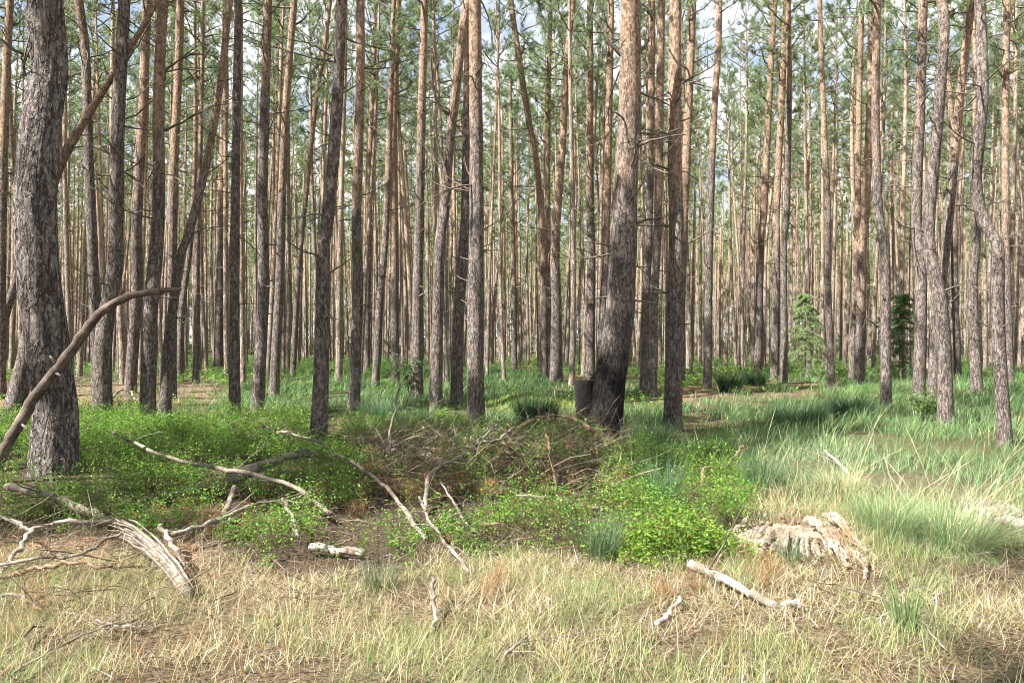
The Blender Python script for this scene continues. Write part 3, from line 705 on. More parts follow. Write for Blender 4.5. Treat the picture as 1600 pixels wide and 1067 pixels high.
FB("pale branch lying along the front of the brush heap", [(804, 791, .1), (841, 796, .12), (875, 800, .12), (909, 806, .1), (956, 807, .05)], 6, 9, M_PALE, twigs=5)
FB("brown broken branch pointing right in the middle of the brush heap", [(789, 729, .2), (826, 744, .22), (860, 746, .24), (892, 751, .22)], 6, 9, M_BROWN, twigs=4)
FB("reddish stick standing steeply in the brush heap", [(871, 800, .02), (866, 770, .2), (860, 740, .3), (850, 712, .4)], 7, 5, M_BROWN, twigs=3)
FB("dark log lying behind the brush heap, left end in grass", [(500, 692, .1), (530, 696, .12), (586, 704, .14), (642, 717, .14), (690, 732, .06)], 8, 13, M_TWIG, name='fallen_log', cat='log', twigs=4)
FB("short pale curved stick above the left part of the brush heap", [(661, 712, .4), (670, 716, .3), (684, 724, .15), (690, 732, .05)], 5, 6, M_PALE, twigs=0)
FB("dark upright snag with a thin dead sapling top, at the left of the brush heap", [(603, 748, .0), (606, 738, .2), (612, 728, .5), (622, 720, .9), (632, 715, 1.15)], 12, 2, M_TWIG, twigs=9)
FB("flat weathered splinter standing in the dry grass in front", [(680, 988, .02), (677, 965, .1), (676, 945, .17)], 11, 8, M_PALE, twigs=0)
FB("thick white log pointing down right, in front of the rotten stump", [(1079, 898, .07), (1127, 919, .07), (1184, 944, .04), (1215, 951, .0)], 17, 12, M_WHITE, name='fallen_log', cat='log', twigs=1)
FB("grey log end half buried in grass beyond the thick white log", [(1222, 951, .03), (1245, 955, .04), (1262, 961, .02)], 11, 9, M_WHITE, name='fallen_log', cat='log', twigs=0)
FB("short smooth white stick lying alone in the dry grass", [(1029, 987, .03), (1047, 968, .05), (1062, 949, .06)], 12, 11, M_WHITE, twigs=0)
FB("pale stick pointing at the viewer at the bottom middle", [(784, 1046, .03), (803, 1030, .06), (824, 1014, .07)], 9, 6, M_PALE, twigs=2)
FB("long thin twig crossing the dry grass at the lower right", [(1322, 938, .08), (1397, 964, .08), (1439, 987, .06), (1480, 1022, .02)], 5, 4, M_GREY, twigs=3)
FB("small arched root-like branch behind the rotten stump", [(1097, 765, .02), (1101, 758, .2), (1131, 751, .16), (1150, 742, .25), (1162, 732, .3)], 8, 6, M_BROWN, twigs=3)
FB("small pale branch in the bright grass behind the rotten stump", [(1289, 722, .15), (1302, 730, .12), (1324, 742, .02)], 7, 8, M_WHITE, twigs=2)
FB("curved thin branch against the foot of the pale-flecked pine", [(172, 640, .25), (190, 632, .35), (205, 634, .33), (217, 650, .05)], 5, 3, M_GREY, twigs=2)
FB("fine twig slanting across the shaded grass at the bottom left", [(20, 1062, .03), (90, 1030, .06), (160, 1000, .07), (215, 982, .05)], 6, 4, M_GREY, twigs=4)
FB("small pale stick with a broken twig in the grass at the lower left", [(150, 984, .05), (180, 990, .05), (218, 993, .03)], 5, 7, M_PALE, twigs=3)

# the limb leaning before the old pine
b0 = on_ground(-14, 752); d0 = b0.y - .15
pp = np.array([np.array(at_depth(x, y, d0 + .004 * i)) for i, (x, y) in enumerate([(-14, 752), (0, 716), (45, 636), (94, 570), (124, 530), (157, 489), (195, 466), (240, 457), (282, 452)])])
e = link('leaning_limb', None, loc=pp[0]); tag(e, "bent brown limb leaning up to the right before the stout old pine", 'branch', 'dead branches on the forest floor')
q = spline(pp - pp[0], 40); g = Geo(); r = np.interp(np.linspace(0, 1, 40), [0, .55, .75, 1], [8.6, 8, 5.8, 4]) * d0 / F
r = r * (1 + .16 * (noise(np.linspace(0, 9, 40), np.zeros(40), 3) - .5) + .05 * rng.normal(0, 1, 40)); r[-1] *= .55
g.tube(q + rng.normal(0, .005, q.shape), r, 14, True, .1)
link('stem', g.mesh('stem', M_LIMB), e)
for i, dv in ((17, (.12, -.1, -.03)), (18, (-.06, -.05, .12)), (9, (.14, -.1, -.06))):
    gg = Geo(); gg.tube(np.array([(0, 0, 0), np.array(dv) * .6, np.array(dv)]), [.016, .014, .01], 6); link('branch_stub', gg.mesh('branch_stub', M_PALE), e, loc=q[i])

# splintered fallen wood at lower left: a bundle of split fibres fanned from a torn root end
a0, a1 = np.array(on_ground(170, 862)), np.array(on_ground(296, 938)); a0[2] += .22; a1[2] += .05
e = link('splintered_log', None, loc=a1); tag(e, "silvery splintered log with torn fibres bent over, left foreground", 'log', 'dead branches on the forest floor')
nseg = 12; axis = np.array([a0 + (a1 - a0) * t + np.array([0, 0, .10 * math.sin(t * math.pi)]) for t in np.linspace(0, 1, nseg)]) - a1
g = Geo(); g.tube(axis[4:], np.interp(np.arange(nseg - 4), [0, 5, nseg - 5], [.02, .042, .025]), 10, True, .18, .6); link('stem', g.mesh('stem', M_PALE), e)
for k in range(30):
    off = np.array([rng.normal(0, .025), rng.normal(0, .055), rng.uniform(-.09, .06)]); t = np.linspace(0, 1, nseg)[:, None]
    n0 = int(rng.integers(0, 4)); q = axis + off * (1.15 - t * .7) + rng.normal(0, .004, axis.shape)
    g = Geo(); g.tube(q[n0:], np.interp(np.arange(nseg - n0), [0, 8, nseg - n0 - 1], [.004, .013, .005]), 5, True, .25, .5); link('splinter', g.mesh('splinter', M_PALE if k % 2 else M_GREY), e)

# black cut stump at the side of the charred pine
cs = on_ground(920, 678); d = cs.y; w = 28 * d / F; hgt = (678 - 595) * d / F
e = link('cut_stump', None, loc=cs); tag(e, "charred black stump sawn flat, leaning against the big charred pine", 'stump')
n, sd = 10, 24; zs = np.linspace(-.1, hgt, n); P = np.stack([-.03 - .05 * zs / hgt, .0 * zs, zs], 1); P[:, 0] += .0
R = np.interp(zs, [-.1, 0, hgt], [w * .62, w * .55, w * .56])
tg = trunk_geo(P, R, sd, .06, True); body = link('body', tg.mesh('body', M_CHAR), e)
V = tg.V[0][-sd:]; top = np.vstack([V, V * .55 + V.mean(0) * .45 + np.array([0, 0, .004]), [V.mean(0) + np.array([0, 0, -.01])]])
k = np.arange(sd); k2 = (k + 1) % sd
link('cut_face', mesh_np('cut_face', top, [np.stack([k, k2, k2 + sd, k + sd], 1), np.stack([k + sd, k2 + sd, np.full(sd, 2 * sd)], 1)], M_CHAR), e)

# the broad rotten stump with spreading roots
def rotten_stump(label, cpx, cpy, rx, ry, hgt, roots, seed, mat):
    """a ring of weathered slabs of different heights round a crumbled brown core, with roots running out"""
    global rng
    keep, rng = rng, np.random.default_rng(seed)
    c = on_ground(cpx, cpy); e = link('rotten_stump', None, loc=c); tag(e, label, 'stump')
    sd, m = 40, 9; a = np.linspace(0, 2 * np.pi, sd, endpoint=False); rings = []
    for j in range(m):
        q = 1.02 - j / m; x, y = rx * q * np.cos(a), ry * q * np.sin(a)
        z = np.where(j == 0, -.08, hgt * (.55 + .5 * (fbm(x * 11 + 3, y * 11, seed) - .35))) + 0 * x; rings.append(np.stack([x, y, z], -1))
    V = np.vstack(rings); i = np.arange(m - 1)[:, None] * sd; k = np.arange(sd)[None]; k2 = (k + 1) % sd
    V = np.vstack([V, V[-sd:].mean(0)]); kk = np.arange(sd); T = np.stack([(m - 1) * sd + kk, (m - 1) * sd + (kk + 1) % sd, np.full(sd, m * sd)], 1)
    link('core', mesh_np('core', V, [T, np.stack([i + k, i + k2, i + k2 + sd, i + k + sd], -1).reshape(-1, 4)], M_ROT, smooth=False), e)
    ns = 52
    for q in range(ns):
        t = 2 * np.pi * (q + rng.uniform(-.3, .3)) / ns; h = hgt * rng.uniform(.55, 1.25) * (1 + .25 * math.cos(t - 2.2)); n = 14; u = np.linspace(0, 1, n)
        flare = rng.uniform(.25, .8) if math.sin(t) < .3 else .2
        rad = .92 + flare * (1 - u) ** 2.2 + .03 * rng.normal(0, 1, n).cumsum() / 3
        P = np.stack([rx * rad * np.cos(t + .1 * u), ry * rad * np.sin(t + .1 * u), -.05 + (h + .05) * u ** .8], 1); w = rng.uniform(.012, .036)
        g = Geo(); g.tube(P, w * np.interp(u, [0, .2, .8, 1], [.9, 1.15, .8, .25]) * (1 + rng.normal(0, .06, n)), 9, True, .22, .55); link('slab', g.mesh('slab', mat, False), e)
    for pts, r0, r1 in roots:
        pw = np.array([np.array(on_ground(x, y)) + np.array([0, 0, l]) for x, y, l in pts]) - np.array(c)
        for o_ in range(3):
            g = Geo(); q = spline(pw, 22) + rng.normal(0, .35, 3) * np.array([r0, r0, r0 * .6]) + rng.normal(0, .005, (22, 3)); g.tube(q[:22 - 4 * o_], np.linspace(r0, r1, 22)[:22 - 4 * o_] * (.8 - .2 * o_), 10, True, .24, .7); link('root', g.mesh('root', mat, False), e)
    rng = keep
    return e
rotten_stump("broad bleached rotten stump with roots spreading right, in the right foreground", 1238, 846, .38, .26, .13,
    [([(1268, 842, .14), (1285, 852, .13), (1303, 868, .08), (1330, 890, .0)], .045, .018), ([(1290, 828, .12), (1312, 838, .12), (1335, 858, .07), (1372, 878, .0)], .034, .012),
     ([(1205, 855, .1), (1192, 872, .05), (1185, 885, .0)], .05, .025), ([(1336, 872, .03), (1352, 890, .04), (1350, 908, .0)], .03, .02)], 4, M_STUMP)
rotten_stump("low white crumbling stump at the right edge among bright grass", 1548, 812, .24, .2, .13,
    [([(1560, 818, .05), (1590, 826, .04), (1640, 846, .0)], .055, .03), ([(1530, 815, .06), (1500, 812, .05), (1470, 808, .0)], .05, .02)], 9, M_WHITE)

# ------------------------------------------------------------------ grass and other cover
def scatter(n, y0, y1, xpad=1.2):
    """points spread evenly over the ground that the view takes in, and a little beyond its sides"""
    y = np.sqrt(rng.uniform(y0 * y0, y1 * y1, n)); x = rng.uniform(-1, 1, n) * (y * .645 + xpad)
    z = ground(x, y); px, py = project(x, y, z)
    return x, y, z, px, py

def pick(px, py, polys, j=14): 
    m = np.zeros(len(px), bool); a = px + rng.normal(0, j, len(px)); b = py + rng.normal(0, j * .35, len(py)) + 52 * (fbm(px / 75, py / 60, 7) - .5) * sstep(600, 800, py)
    for p in polys: m |= in_poly(a, b, p)
    return m

def colours(n, cols, w, var=.35):
    c = np.array(cols)[rng.choice(len(cols), n, p=np.array(w) / sum(w))]
    return c * rng.uniform(1 - var, 1 + var, (n, 1))

STRAW = [(.44, .385, .24), (.34, .275, .155), (.57, .52, .38), (.20, .125, .065), (.20, .25, .08)]
GREEN = [(.08, .155, .05), (.11, .205, .075), (.17, .25, .10), (.36, .34, .2), (.05, .10, .035)]

def grass_obj(name, x, y, z, h, w, az, lean, bend, col, K=3):
    V, Q, b = blades(np.stack([x, y, z - .01], 1), h, w, az, lean, bend, K=K)
    return tag(link(name, mesh_np(name, V, [Q], M_GRASS, col[b])), kind='stuff')

def field(n, y0, y1, polys=None, notp=None, thr=None, seed=0, scale=1.2, xpad=1.2):
    x, y, z, px, py = scatter(n, y0, y1, xpad); m = np.ones(n, bool)
    if polys is not None: m &= pick(px, py, polys)
    if notp is not None: m &= ~pick(px, py, notp)
    if thr is not None:
        f = fbm(x / scale, y / scale, seed); m &= f + rng.normal(0, .05, n) > thr
    return x[m], y[m], z[m], px[m], py[m]

# dry straw of the front
x, y, z, px, py = field(190000, 3.1, 7.8, notp=[Z_BIL, Z_GRASS_R]); k = .65 * fbm(x / .28, y / .28, 43) + .35 * fbm(x / 1.3, y / 1.1, 46) + rng.normal(0, .07, len(x)) > .485; x, y, z = x[k], y[k], z[k]; n = len(x)
f = fbm(x / .5, y / .5, 41)
grass_obj('dry_grass', x, y, z, rng.uniform(.04, .22, n) * (.45 + .9 * f), rng.uniform(.002, .005, n), rng.random(n) * 6.28, rng.uniform(.1, 1.5, n) ** .6, rng.uniform(.0, .8, n), colours(n, STRAW, [3.5, 3, 2, 2.4, 2]), 3)
# fine upright green and golden grass of the front, in drifts
x, y, z, px, py = field(90000, 3.1, 7.2, notp=[Z_BIL], thr=.53, seed=51, scale=.55); n = len(x)
grass_obj('fine_grass', x, y, z, rng.uniform(.04, .21, n) * (.5 + fbm(x / .4, y / .4, 53)), rng.uniform(.0015, .0032, n), rng.normal(.4, 1.4, n), rng.uniform(0, .5, n), rng.uniform(.1, 1.0, n), colours(n, [(.17, .24, .08), (.26, .30, .12), (.45, .40, .24), (.12, .18, .06)], [3, 3, 1, 2]), 3)
# thin golden stems standing above it
x, y, z, px, py = field(7000, 3.2, 8.5, notp=[Z_BIL], thr=.47, seed=55, scale=1.1); n = len(x)
grass_obj('golden_stems', x, y, z, rng.uniform(.18, .42, n), rng.uniform(.0018, .003, n), rng.random(n) * 6.28, rng.uniform(0, .5, n), rng.uniform(0, .7, n), colours(n, [(.5, .38, .2), (.34, .2, .09), (.6, .52, .34), (.3, .32, .12)], [3, 2, 2, 1]), 4)
# the long soft grass on the right
x, y, z, px, py = field(240000, 6.2, 33, polys=[Z_GRASS_R], thr=.36, seed=61, scale=1.5); k = ~(pick(px, py, [Z_LITTER]) & (fbm(x / 1.3, y / 1.8, 78) > .42)); x, y, z, px, py = x[k], y[k], z[k], px[k], py[k]; n = len(x)
k = fbm(x / .45, y / .45, 64) + rng.normal(0, .08, n) > .40; x, y, z, px, py = x[k], y[k], z[k], px[k], py[k]; n = len(x)
f = fbm(x / .7, y / .7, 62); pale = pick(px, py, [Z_PALE], 30)
col = colours(n, GREEN, [3, 4, 3, .7, 2]); col[pale] = col[pale] * .72 + colours(int(pale.sum()), [(.46, .46, .3), (.22, .32, .16), (.3, .38, .2)], [1, 2, 2]) * .28
grass_obj('soft_grass', x, y, z, (.10 + .42 * f) * rng.uniform(.6, 1.25, n), .0032 + .00048 * y * rng.uniform(.5, 1.4, n), rng.normal(.2, 1.5, n), rng.uniform(.0, .5, n), rng.uniform(.2, 1.5, n), col, 4)
# the grass of the middle
x, y, z, px, py = field(190000, 10.5, 40, polys=[Z_GRASS_C, Z_BIL2], notp=[Z_LITTER2, Z_LITTER3], thr=.42, seed=71, scale=1.6); n = len(x)
f = fbm(x / .8, y / .8, 72)
grass_obj('middle_grass', x, y, z, (.08 + .40 * f) * rng.uniform(.6, 1.25, n), .004 + .00048 * y * rng.uniform(.5, 1.4, n), rng.normal(.2, 1.5, n), rng.uniform(.0, .5, n), rng.uniform(.2, 1.4, n), colours(n, GREEN, [3, 4, 2, .5, 3]), 3)
# litter straw scattered on the bare patches
x, y, z, px, py = field(45000, 7, 40, polys=[Z_LITTER, Z_LITTER2, Z_LITTER3]); n = len(x)
grass_obj('straw_litter', x, y, z, rng.uniform(.08, .25, n), .003 + .0003 * y, rng.random(n) * 6.28, rng.uniform(.7, 1.5, n), rng.uniform(0, .5, n), colours(n, STRAW, [4, 3, 3, 3, .3]), 2)
# far grass and bracken
x, y, z, px, py = field(90000, 26, 95, thr=.47, seed=81, scale=4, xpad=4); n = len(x)
grass_obj('far_grass', x, y, z, rng.uniform(.15, .5, n), .012 + .0004 * y, rng.random(n) * 6.28, rng.uniform(0, .6, n), rng.uniform(.2, 1.2, n), colours(n, GREEN, [2, 4, 4, .6, 2]), 2)

def frond_field(name, x, y, z, size, col, npin=11):
    """bracken fronds: an arching midrib with paired pinnae"""
    n = len(x); az = rng.random(n) * 6.28; el0 = rng.uniform(.7, 1.25, n); V = []; T = []; C = []
    t = np.linspace(.18, 1, npin)
    ang = el0[:, None] - 1.15 * t[None] ** 1.5
    hx = np.cumsum(np.cos(ang), 1) / npin * size[:, None]; hz = np.cumsum(np.sin(ang), 1) / npin * size[:, None]
    d = np.stack([np.cos(az), np.sin(az), 0 * az], 1); s = np.stack([-np.sin(az), np.cos(az), 0 * az], 1)
    Cn = np.stack([x, y, z], 1)[:, None] + d[:, None] * hx[..., None]; Cn[..., 2] += hz
    pl = size[:, None] * .36 * (1 - t[None] ** 1.4) * np.minimum(1, t[None] * 5) + .02
    for sg in (-1, 1):
        tip = Cn + sg * s[:, None] * pl[..., None] + d[:, None] * pl[..., None] * .25; tip[..., 2] -= pl * rng.uniform(.0, .35, pl.shape)
        wv = d[:, None] * (size[:, None] / npin * .42)[..., None]
        V.append(np.stack([Cn - wv, Cn + wv, tip], 2).reshape(-1, 3))
    V = np.vstack(V); T = np.arange(len(V)).reshape(-1, 3); C = np.tile(np.repeat(col, npin * 3, 0), (2, 1))
    return mesh_np(name, V, [T], M_LEAF, C)
x, y, z, px, py = field(20000, 24, 85, thr=.46, seed=91, scale=5, xpad=4, notp=[Z_GRASS_R, Z_LITTER, Z_LITTER2]); n = len(x)
tag(link('bracken', frond_field('bracken', x, y, z, rng.uniform(.4, .9, n), colours(n, [(.13, .26, .045), (.17, .31, .06), (.09, .18, .04)], [2, 2, 1]))), kind='stuff')

# bilberry carpet: many small twigs of leaves
def bilberry(x, y, z, hgt, nl=16, cols=((.12, .26, .03), (.085, .195, .025), (.20, .33, .05), (.05, .115, .02)), ls=.021):
    n = len(x); r = np.repeat(np.arange(n), nl); t = rng.uniform(.25, 1, n * nl); az0 = rng.random(n) * 6.28; ln = rng.uniform(0, .5, n)
    P = np.stack([x[r] + np.cos(az0[r]) * ln[r] * hgt[r] * t ** 1.5, y[r] + np.sin(az0[r]) * ln[r] * hgt[r] * t ** 1.5, z[r] + hgt[r] * t], 1) + rng.normal(0, .022, (n * nl, 3))
    L = ls * rng.uniform(.45, 1.5, n * nl) * (1 + np.maximum(0, P[:, 1] - 8) * .05)
    V, T, b = leaves(P, rng.random(n * nl) * 6.28, rng.normal(.25, .45, n * nl), L, L * .62)
    c = colours(n, cols, [3, 3, 2, 2][:len(cols)], .3)[r] * rng.uniform(.7, 1.3, (n * nl, 1)); dd = rng.random(n * nl) < .02; c[dd] = (.28, .14, .05)
    # stems
    S = np.stack([x, y, z - .01], 1); Vs, Qs, bs = blades(S, hgt * 1.02, np.full(n, .004), az0, ln * .3, ln * .6, K=2)
    VV = np.vstack([V, Vs]); cc = np.vstack([c[b], np.tile([[.14, .12, .05]], (len(Vs), 1))])
    return mesh_np('bilberry', VV, [T, Qs + len(V)], M_LEAF, cc)
x, y, z, px, py = field(52000, 5.6, 16.5, polys=[Z_BIL, Z_BIL2], notp=[Z_BRUSH2]); n = len(x)
br = in_poly(px, py, Z_BRUSH); k = (~br | (rng.random(n) < .3 + .9 * (fbm(x / .5, y / .5, 99) > .52))) & (fbm(x / .6, y / .6, 96) > .40); x, y, z = x[k], y[k], z[k]; n = len(x)
h = (.04 + .44 * sstep(.25, .75, fbm(x / .55, y / .55, 95))) * rng.uniform(.75, 1.15, n)
tag(link('bilberry_carpet', bilberry(x, y, z, h)), kind='stuff')
x, y, z, px, py = field(9000, 14, 40, thr=.55, seed=97, scale=3); n = len(x)
tag(link('low_shrub_cover', bilberry(x, y, z, rng.uniform(.1, .3, n), 10, ls=.03)), kind='stuff')

# young growth filling the far end of the wood
n = 60000; y = rng.uniform(95, 168, n); x = rng.uniform(-1, 1, n) * (y * .68 + 4); hh = 6 * fbm(x / 6, y / 6, 98) ** 2 + .5
P = np.stack([x, y, ground(x, y) + hh * rng.random(n)], 1); L = rng.uniform(.3, .7, n)
V, T, b = leaves(P, rng.random(n) * 6.28, rng.normal(.2, .6, n), L, L * .5)
tag(link('far_undergrowth', mesh_np('far_undergrowth', V, [T], M_LEAF, colours(n, [(.07, .1, .045), (.09, .13, .05), (.12, .1, .06)], [2, 2, 1])[b])), kind='stuff')

# moss on the hummock
x = rng.normal(.35, .55, 9000); y = rng.normal(19.3, .5, 9000); z = ground(x, y); n = len(x)
grass_obj('moss', x, y, z, rng.uniform(.03, .14, n) * (.5 + fbm(x / .2, y / .2, 3)), np.full(n, .013), rng.random(n) * 6, rng.uniform(0, .8, n), rng.uniform(0, .8, n), colours(n, [(.27, .34, .07), (.38, .38, .11), (.16, .24, .05)], [1, 1, 1]), 2)

# dead twigs and rust-coloured needles of the brush
g = Geo()
def twig_bits(n, polys, l0, l1, lift, y0=4, y1=17, r0=.0015, r1=.004, up=.5):
    x, y, z, px, py = field(n, y0, y1, polys=polys)
    for i in range(len(x)):
        a = rng.random() * 6.28; e_ = rng.uniform(-.1, up); l = rng.uniform(l0, l1); p = np.array([x[i], y[i], z[i] + rng.random() * lift]); P = [p]
        for k in range(4):
            a += rng.normal(0, .35); e_ += rng.normal(-.08, .2); P.append(P[-1] + np.array([math.cos(a) * math.cos(e_), math.sin(a) * math.cos(e_), math.sin(e_)]) * l / 4)
        r = rng.uniform(r0, r1); g.tube(P, np.linspace(r, r * .4, 5), 3, False)
twig_bits(9000, [Z_BRUSH], .25, .9, .26, 8, 15, .0018, .005, 1.0); twig_bits(1200, [Z_BRUSH], .3, 1.0, .2, 8, 15, .004, .012, .6); twig_bits(500, [Z_BRUSH2], .3, .9, .12, 4, 9, .004, .01, .4); twig_bits(4000, [Z_BRUSH2], .15, .6, .15, 4, 9); twig_bits(2500, [Z_BIL], .15, .6, .25, 5, 16); twig_bits(3000, None, .08, .4, .05, 3.2, 9)
tag(link('dead_twigs', g.mesh('dead_twigs', M_BRUSH, False)), kind='stuff')
pts = []
for (cx_, cy_, m) in ((690, 740, 5), (565, 725, 5), (480, 770, 6), (275, 808, 4), (332, 835, 6), (380, 830, 4), (1020, 765, 3), (940, 712, 6), (1205, 912, 5), (1180, 895, 4), (640, 770, 5), (610, 760, 5), (840, 770, 5), (770, 930, 5), (1090, 925, 5), (1020, 935, 4), (920, 815, 3), (700, 860, 3), (560, 810, 4), (60, 960, 4)):
    for k in range(m): pts.append(np.array(on_ground(cx_ + rng.normal(0, 14), cy_ + rng.normal(0, 7))) + np.array([0, 0, rng.uniform(.02, .16)]))
for k in range(170):
    q_ = (rng.uniform(550, 1000), rng.uniform(690, 805))
    if in_poly(np.array([q_[0]]), np.array([q_[1]]), Z_BRUSH)[0]: pts.append(np.array(on_ground(*q_)) + np.array([0, 0, rng.uniform(.05, .25)]))
R = np.repeat(np.array(pts), 70, 0); n = len(R); R += rng.normal(0, .035, R.shape)
grass_obj('dead_needles', R[:, 0], R[:, 1], R[:, 2], rng.uniform(.05, .11, n), rng.uniform(.002, .004, n), rng.random(n) * 6.28, rng.uniform(.3, 2.2, n), rng.uniform(0, .5, n), colours(n, [(.25, .125, .06), (.18, .085, .04), (.32, .2, .11)], [2, 1, 1]), 2)

# tussocks one can tell apart
def tussock(label, px, py, n, h, spread, cols, wts, wid=.004, lean=.6, stalks=0, name='grass_tussock', cat='grass tussock', stalk_h=1.0, stalk_az=.2):
    c = on_ground(px, py); e = link(name, None, loc=c); tag(e, label, cat, 'grass tussocks')
    a = rng.random(n) * 6.28; r = spread * np.sqrt(rng.random(n)) * .6
    P = np.stack([np.cos(a) * r, np.sin(a) * r, np.full(n, -.03)], 1)
    V, Q, b = blades(P, h * rng.uniform(.5, 1.1, n), np.full(n, wid) * rng.uniform(.7, 1.3, n), a + rng.normal(0, .6, n), rng.uniform(.02, lean, n) * .6, rng.uniform(.1, lean * 1.6, n), K=4)
    link('blades', mesh_np('blades', V, [Q], M_GRASS, colours(n, cols, wts)[b]), e)
    for k in range(stalks):
        az = rng.normal(stalk_az, .9); p0 = rng.normal(0, spread * .35, 3); p0[2] = 0; hh = stalk_h * rng.uniform(.7, 1.1); el = rng.uniform(.75, 1.35); P = [p0]
        for j in range(8):
            el -= rng.uniform(.0, .09); P.append(P[-1] + np.array([math.cos(az) * math.cos(el), math.sin(az) * math.cos(el) * .6, math.sin(el)]) * hh / 8)
        g = Geo(); g.tube(P, np.concatenate([np.linspace(.0017, .0011, 6), [.0018, .002, .0006]]), 4, False)
        link('seed_stalk', g.mesh('seed_stalk', M_STRAWSTALK), e)
    return e
m, nt = new_mat('dry_stalk'); finish(nt, (.46, .39, .25, 1), .7); M_STRAWSTALK = m
RUSH = [(.05, .11, .05), (.07, .14, .06), (.035, .075, .035)]
TS = tussock
TS("dark green tussock of rushes left of the charred stump, by the mossy hummock", 838, 670, 2200, .74, .5, RUSH, [3, 2, 3], .008, .5)
TS("upright blue-green rushes in front of the bilberry, middle of the foreground", 938, 872, 420, .40, .16, [(.09, .17, .08), (.12, .2, .1), (.3, .27, .14)], [3, 2, .6], .004, .5)
TS("tall thin rush clump right of the brush heap", 1035, 795, 420, .62, .22, [(.07, .15, .07), (.1, .18, .09)], [1, 1], .004, .35)
TS("small rush clump beside the white barkless log", 592, 920, 260, .26, .14, [(.09, .15, .08), (.12, .17, .09), (.35, .3, .17)], [2, 2, 1], .0035, .5)
TS("large pale green tussock with long straw stalks at the right edge", 1478, 852, 2600, .55, .5, [(.16, .25, .10), (.22, .31, .14), (.40, .40, .24)], [3, 3, 2], .004, 1.25, 18, stalk_h=1.25, stalk_az=.5)
TS("bright green tussock close right of the rotten stump", 1385, 832, 1300, .42, .34, [(.13, .23, .09), (.19, .29, .13), (.42, .42, .24)], [3, 3, 1], .0035, .9, 6, stalk_h=.9)
TS("dark tussock in deep grass before the grey-stemmed pine", 1330, 655, 1500, .6, .6, RUSH, [3, 3, 2], .01, .7)
TS("wide dark tussock on the slope left of the deep grass", 1250, 668, 1500, .6, .6, [(.07, .13, .06), (.09, .16, .07)], [1, 1], .009, .8)
TS("dark bushy tuft at the edge of the litter, right of the blue gap", 1140, 612, 700, .7, .5, RUSH, [1, 1, 1], .014, .6)
TS("dark bushy tuft under the first pine right of the blue gap", 1178, 602, 700, .65, .5, RUSH, [1, 1, 1], .014, .7)
TS("pale straw tussock in the bright grass behind the rotten stump", 1310, 762, 900, .35, .35, [(.5, .45, .28), (.38, .38, .2), (.2, .26, .12)], [3, 2, 2], .004, 1.2, 5)
TS("grey-green tussock left of the pale straw tussock", 1190, 758, 700, .42, .3, [(.1, .16, .08), (.14, .2, .1)], [1, 1], .005, .6, 2)
TS("thin upright rush tuft in the dry grass at the lower right", 1412, 982, 120, .38, .09, [(.16, .24, .09), (.2, .28, .12)], [1, 1], .005, .35)
TS("sparse rush tuft growing before the rotten stump", 1233, 880, 160, .26, .1, [(.1, .17, .09), (.16, .22, .12)], [1, 1], .004, .5)
TS("green tussock at the foot of the thick middle pine", 640, 668, 900, .5, .45, [(.08, .15, .07), (.11, .2, .1)], [1, 1], .008, .8)
TS("green tussock left of the brown pine", 590, 652, 900, .5, .5, [(.09, .17, .08), (.12, .21, .1)], [1, 1], .008, .8)
TS("straw-tipped grass tussock between the bright pair and the black pine", 345, 668, 500, .4, .35, [(.12, .2, .09), (.3, .32, .17)], [2, 1], .006, 1.0)
TS("grass tussock under the reddish brown pine", 1010, 690, 900, .42, .5, [(.08, .14, .06), (.16, .2, .1)], [2, 1], .007, .8)

# taller bilberry bush before the rotten stump, young spruces, leafy sapling, fern
c = on_ground(1060, 868); n = 900; x = rng.normal(0, .28, n); y = rng.normal(0, .16, n)
e = tag(link('bilberry_bush', None, loc=c), "dense bright green bush left of the rotten stump", 'shrub')
link('foliage', bilberry(x, y, ground(x + c.x, y + c.y) - c.z, rng.uniform(.12, .36, n) * np.exp(-(x / .5) ** 2), 13, cols=((.15, .26, .035), (.11, .2, .03), (.2, .31, .05)), ls=.026), e)

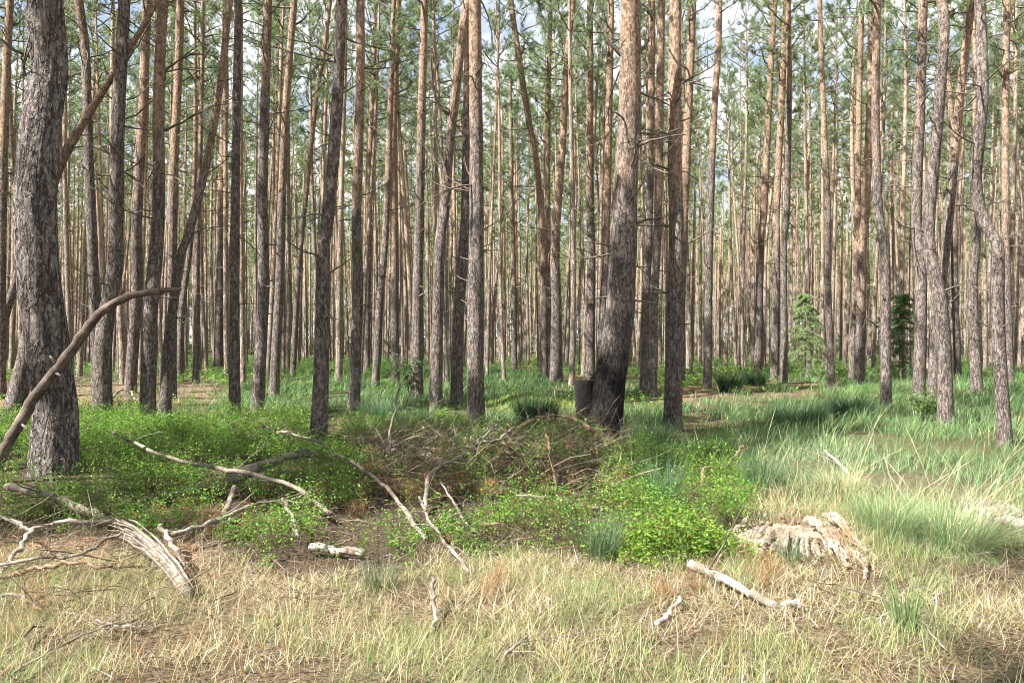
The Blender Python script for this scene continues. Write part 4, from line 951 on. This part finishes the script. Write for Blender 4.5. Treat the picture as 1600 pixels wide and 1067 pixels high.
def spruce(label, px, py, ht, reach, col, seed):
    c = on_ground(px, py); e = tag(link('young_spruce', None, loc=c), label, 'spruce tree'); r = np.random.default_rng(seed)
    g = Geo(); g.tube([(0, 0, -.1), (.02, 0, ht * .5), (0, .02, ht)], [.035, .022, .006], 7); link('trunk', g.mesh('trunk', M_TWIG), e)
    P, D = [], []; g2 = Geo()
    for k in range(120):
        u = r.random() ** .9; z = ht * (.06 + .92 * u); L = reach * (1 - .85 * u) * r.uniform(.35, 1.15) + .08; az = r.random() * 6.28; el = .15 + .3 * u; p = np.array([0, 0, z]); pts = [p]
        for j in range(7):
            el -= .15; p = p + np.array([math.cos(az) * math.cos(el), math.sin(az) * math.cos(el), math.sin(el)]) * L / 7; pts.append(p)
        pts = np.array(pts); g2.tube(pts, np.linspace(.008, .003, 8), 3, False)
        for j in range(1, 8):
            for sgn in (-1, 0, 1):
                if r.random() < .45: continue
                dv = (pts[j] - pts[j - 1]); dv /= np.linalg.norm(dv); sd = np.array([-dv[1], dv[0], 0]); dv = dv + sgn * sd * .9; l = L * .28 * (1.1 - j / 8) + .05
                for q in range(6):
                    P.append(pts[j] + dv * l * q / 6 + np.array([0, 0, -.03 * q / 6])); D.append(dv)
    P = np.repeat(np.array(P), 7, 0); D = np.repeat(np.array(D), 7, 0) + r.normal(0, .75, (len(P), 3)); D /= np.linalg.norm(D, axis=1)[:, None]
    S = np.cross(D, r.normal(0, 1, D.shape)); S /= np.linalg.norm(S, axis=1)[:, None]; l = .045; w = .006
    V = np.stack([P - S * w, P + S * w, P + D * l + S * w * .4, P + D * l - S * w * .4], 1).reshape(-1, 3); n = len(P)
    cl = np.array(col) * r.uniform(.7, 1.3, (n, 1)); wv = np.vstack(g2.V); wq = np.vstack(g2.Q)
    link('crown', mesh_np('crown', np.vstack([V, wv]), [np.arange(n * 4).reshape(-1, 4), wq + len(V)], [M_LEAF, M_TWIG], np.vstack([np.repeat(cl, 4, 0), np.full((len(wv), 3), .1)]), slots=[0, 1]), e)
spruce("young light-green spruce with drooping layered twigs, among the pines right of the blue gap", 1258, 592, 3.3, 1.7, (.28, .38, .17), 3)
spruce("dark young spruce beside the speckled pine, in the right half", 1410, 596, 3.1, 1.7, (.15, .22, .095), 4)

def sapling(label, px, py, ht, sp, n, cols, seed):
    c = on_ground(px, py); e = tag(link('leafy_sapling', None, loc=c), label, 'sapling'); g = Geo()
    tips = []
    for k in range(9):
        a = rng.random() * 6.28; q = np.array([(0, 0, 0), (math.cos(a) * sp * .3, math.sin(a) * sp * .3, ht * .5), (math.cos(a) * sp * rng.uniform(.4, 1), math.sin(a) * sp, ht * rng.uniform(.6, 1))]); g.tube(spline(q, 7), np.linspace(.009, .003, 7), 4, False); tips.append(spline(q, 20)[6:])
    link('stems', g.mesh('stems', M_TWIG), e); tp = np.vstack(tips); P = tp[rng.integers(0, len(tp), n)] + rng.normal(0, .09, (n, 3)); L = rng.uniform(.04, .09, n)
    V, T, b = leaves(P, rng.random(n) * 6.28, rng.normal(0, .5, n), L, L * .6)
    link('foliage', mesh_np('foliage', V, [T], M_LEAF, colours(n, cols, [1] * len(cols))[b]), e)
sapling("dark leafy sapling growing between two pines left of the middle", 640, 622, 1.25, .45, 900, [(.05, .09, .03), (.07, .12, .035), (.04, .07, .03)], 1)
sapling("leafy young shrub at the foot of the curved pale pine", 1445, 660, .7, .4, 600, [(.08, .14, .03), (.11, .18, .04)], 2)
c = on_ground(672, 660); n = 9
tag(link('fern', frond_field('fern', np.full(n, 0.0), np.full(n, 0.0), np.zeros(n), rng.uniform(.5, .75, n), colours(n, [(.2, .32, .08), (.15, .25, .06)], [1, 1]), 16), loc=c), "light green fern with arched fronds beside the knobbly-waisted pine", 'fern')
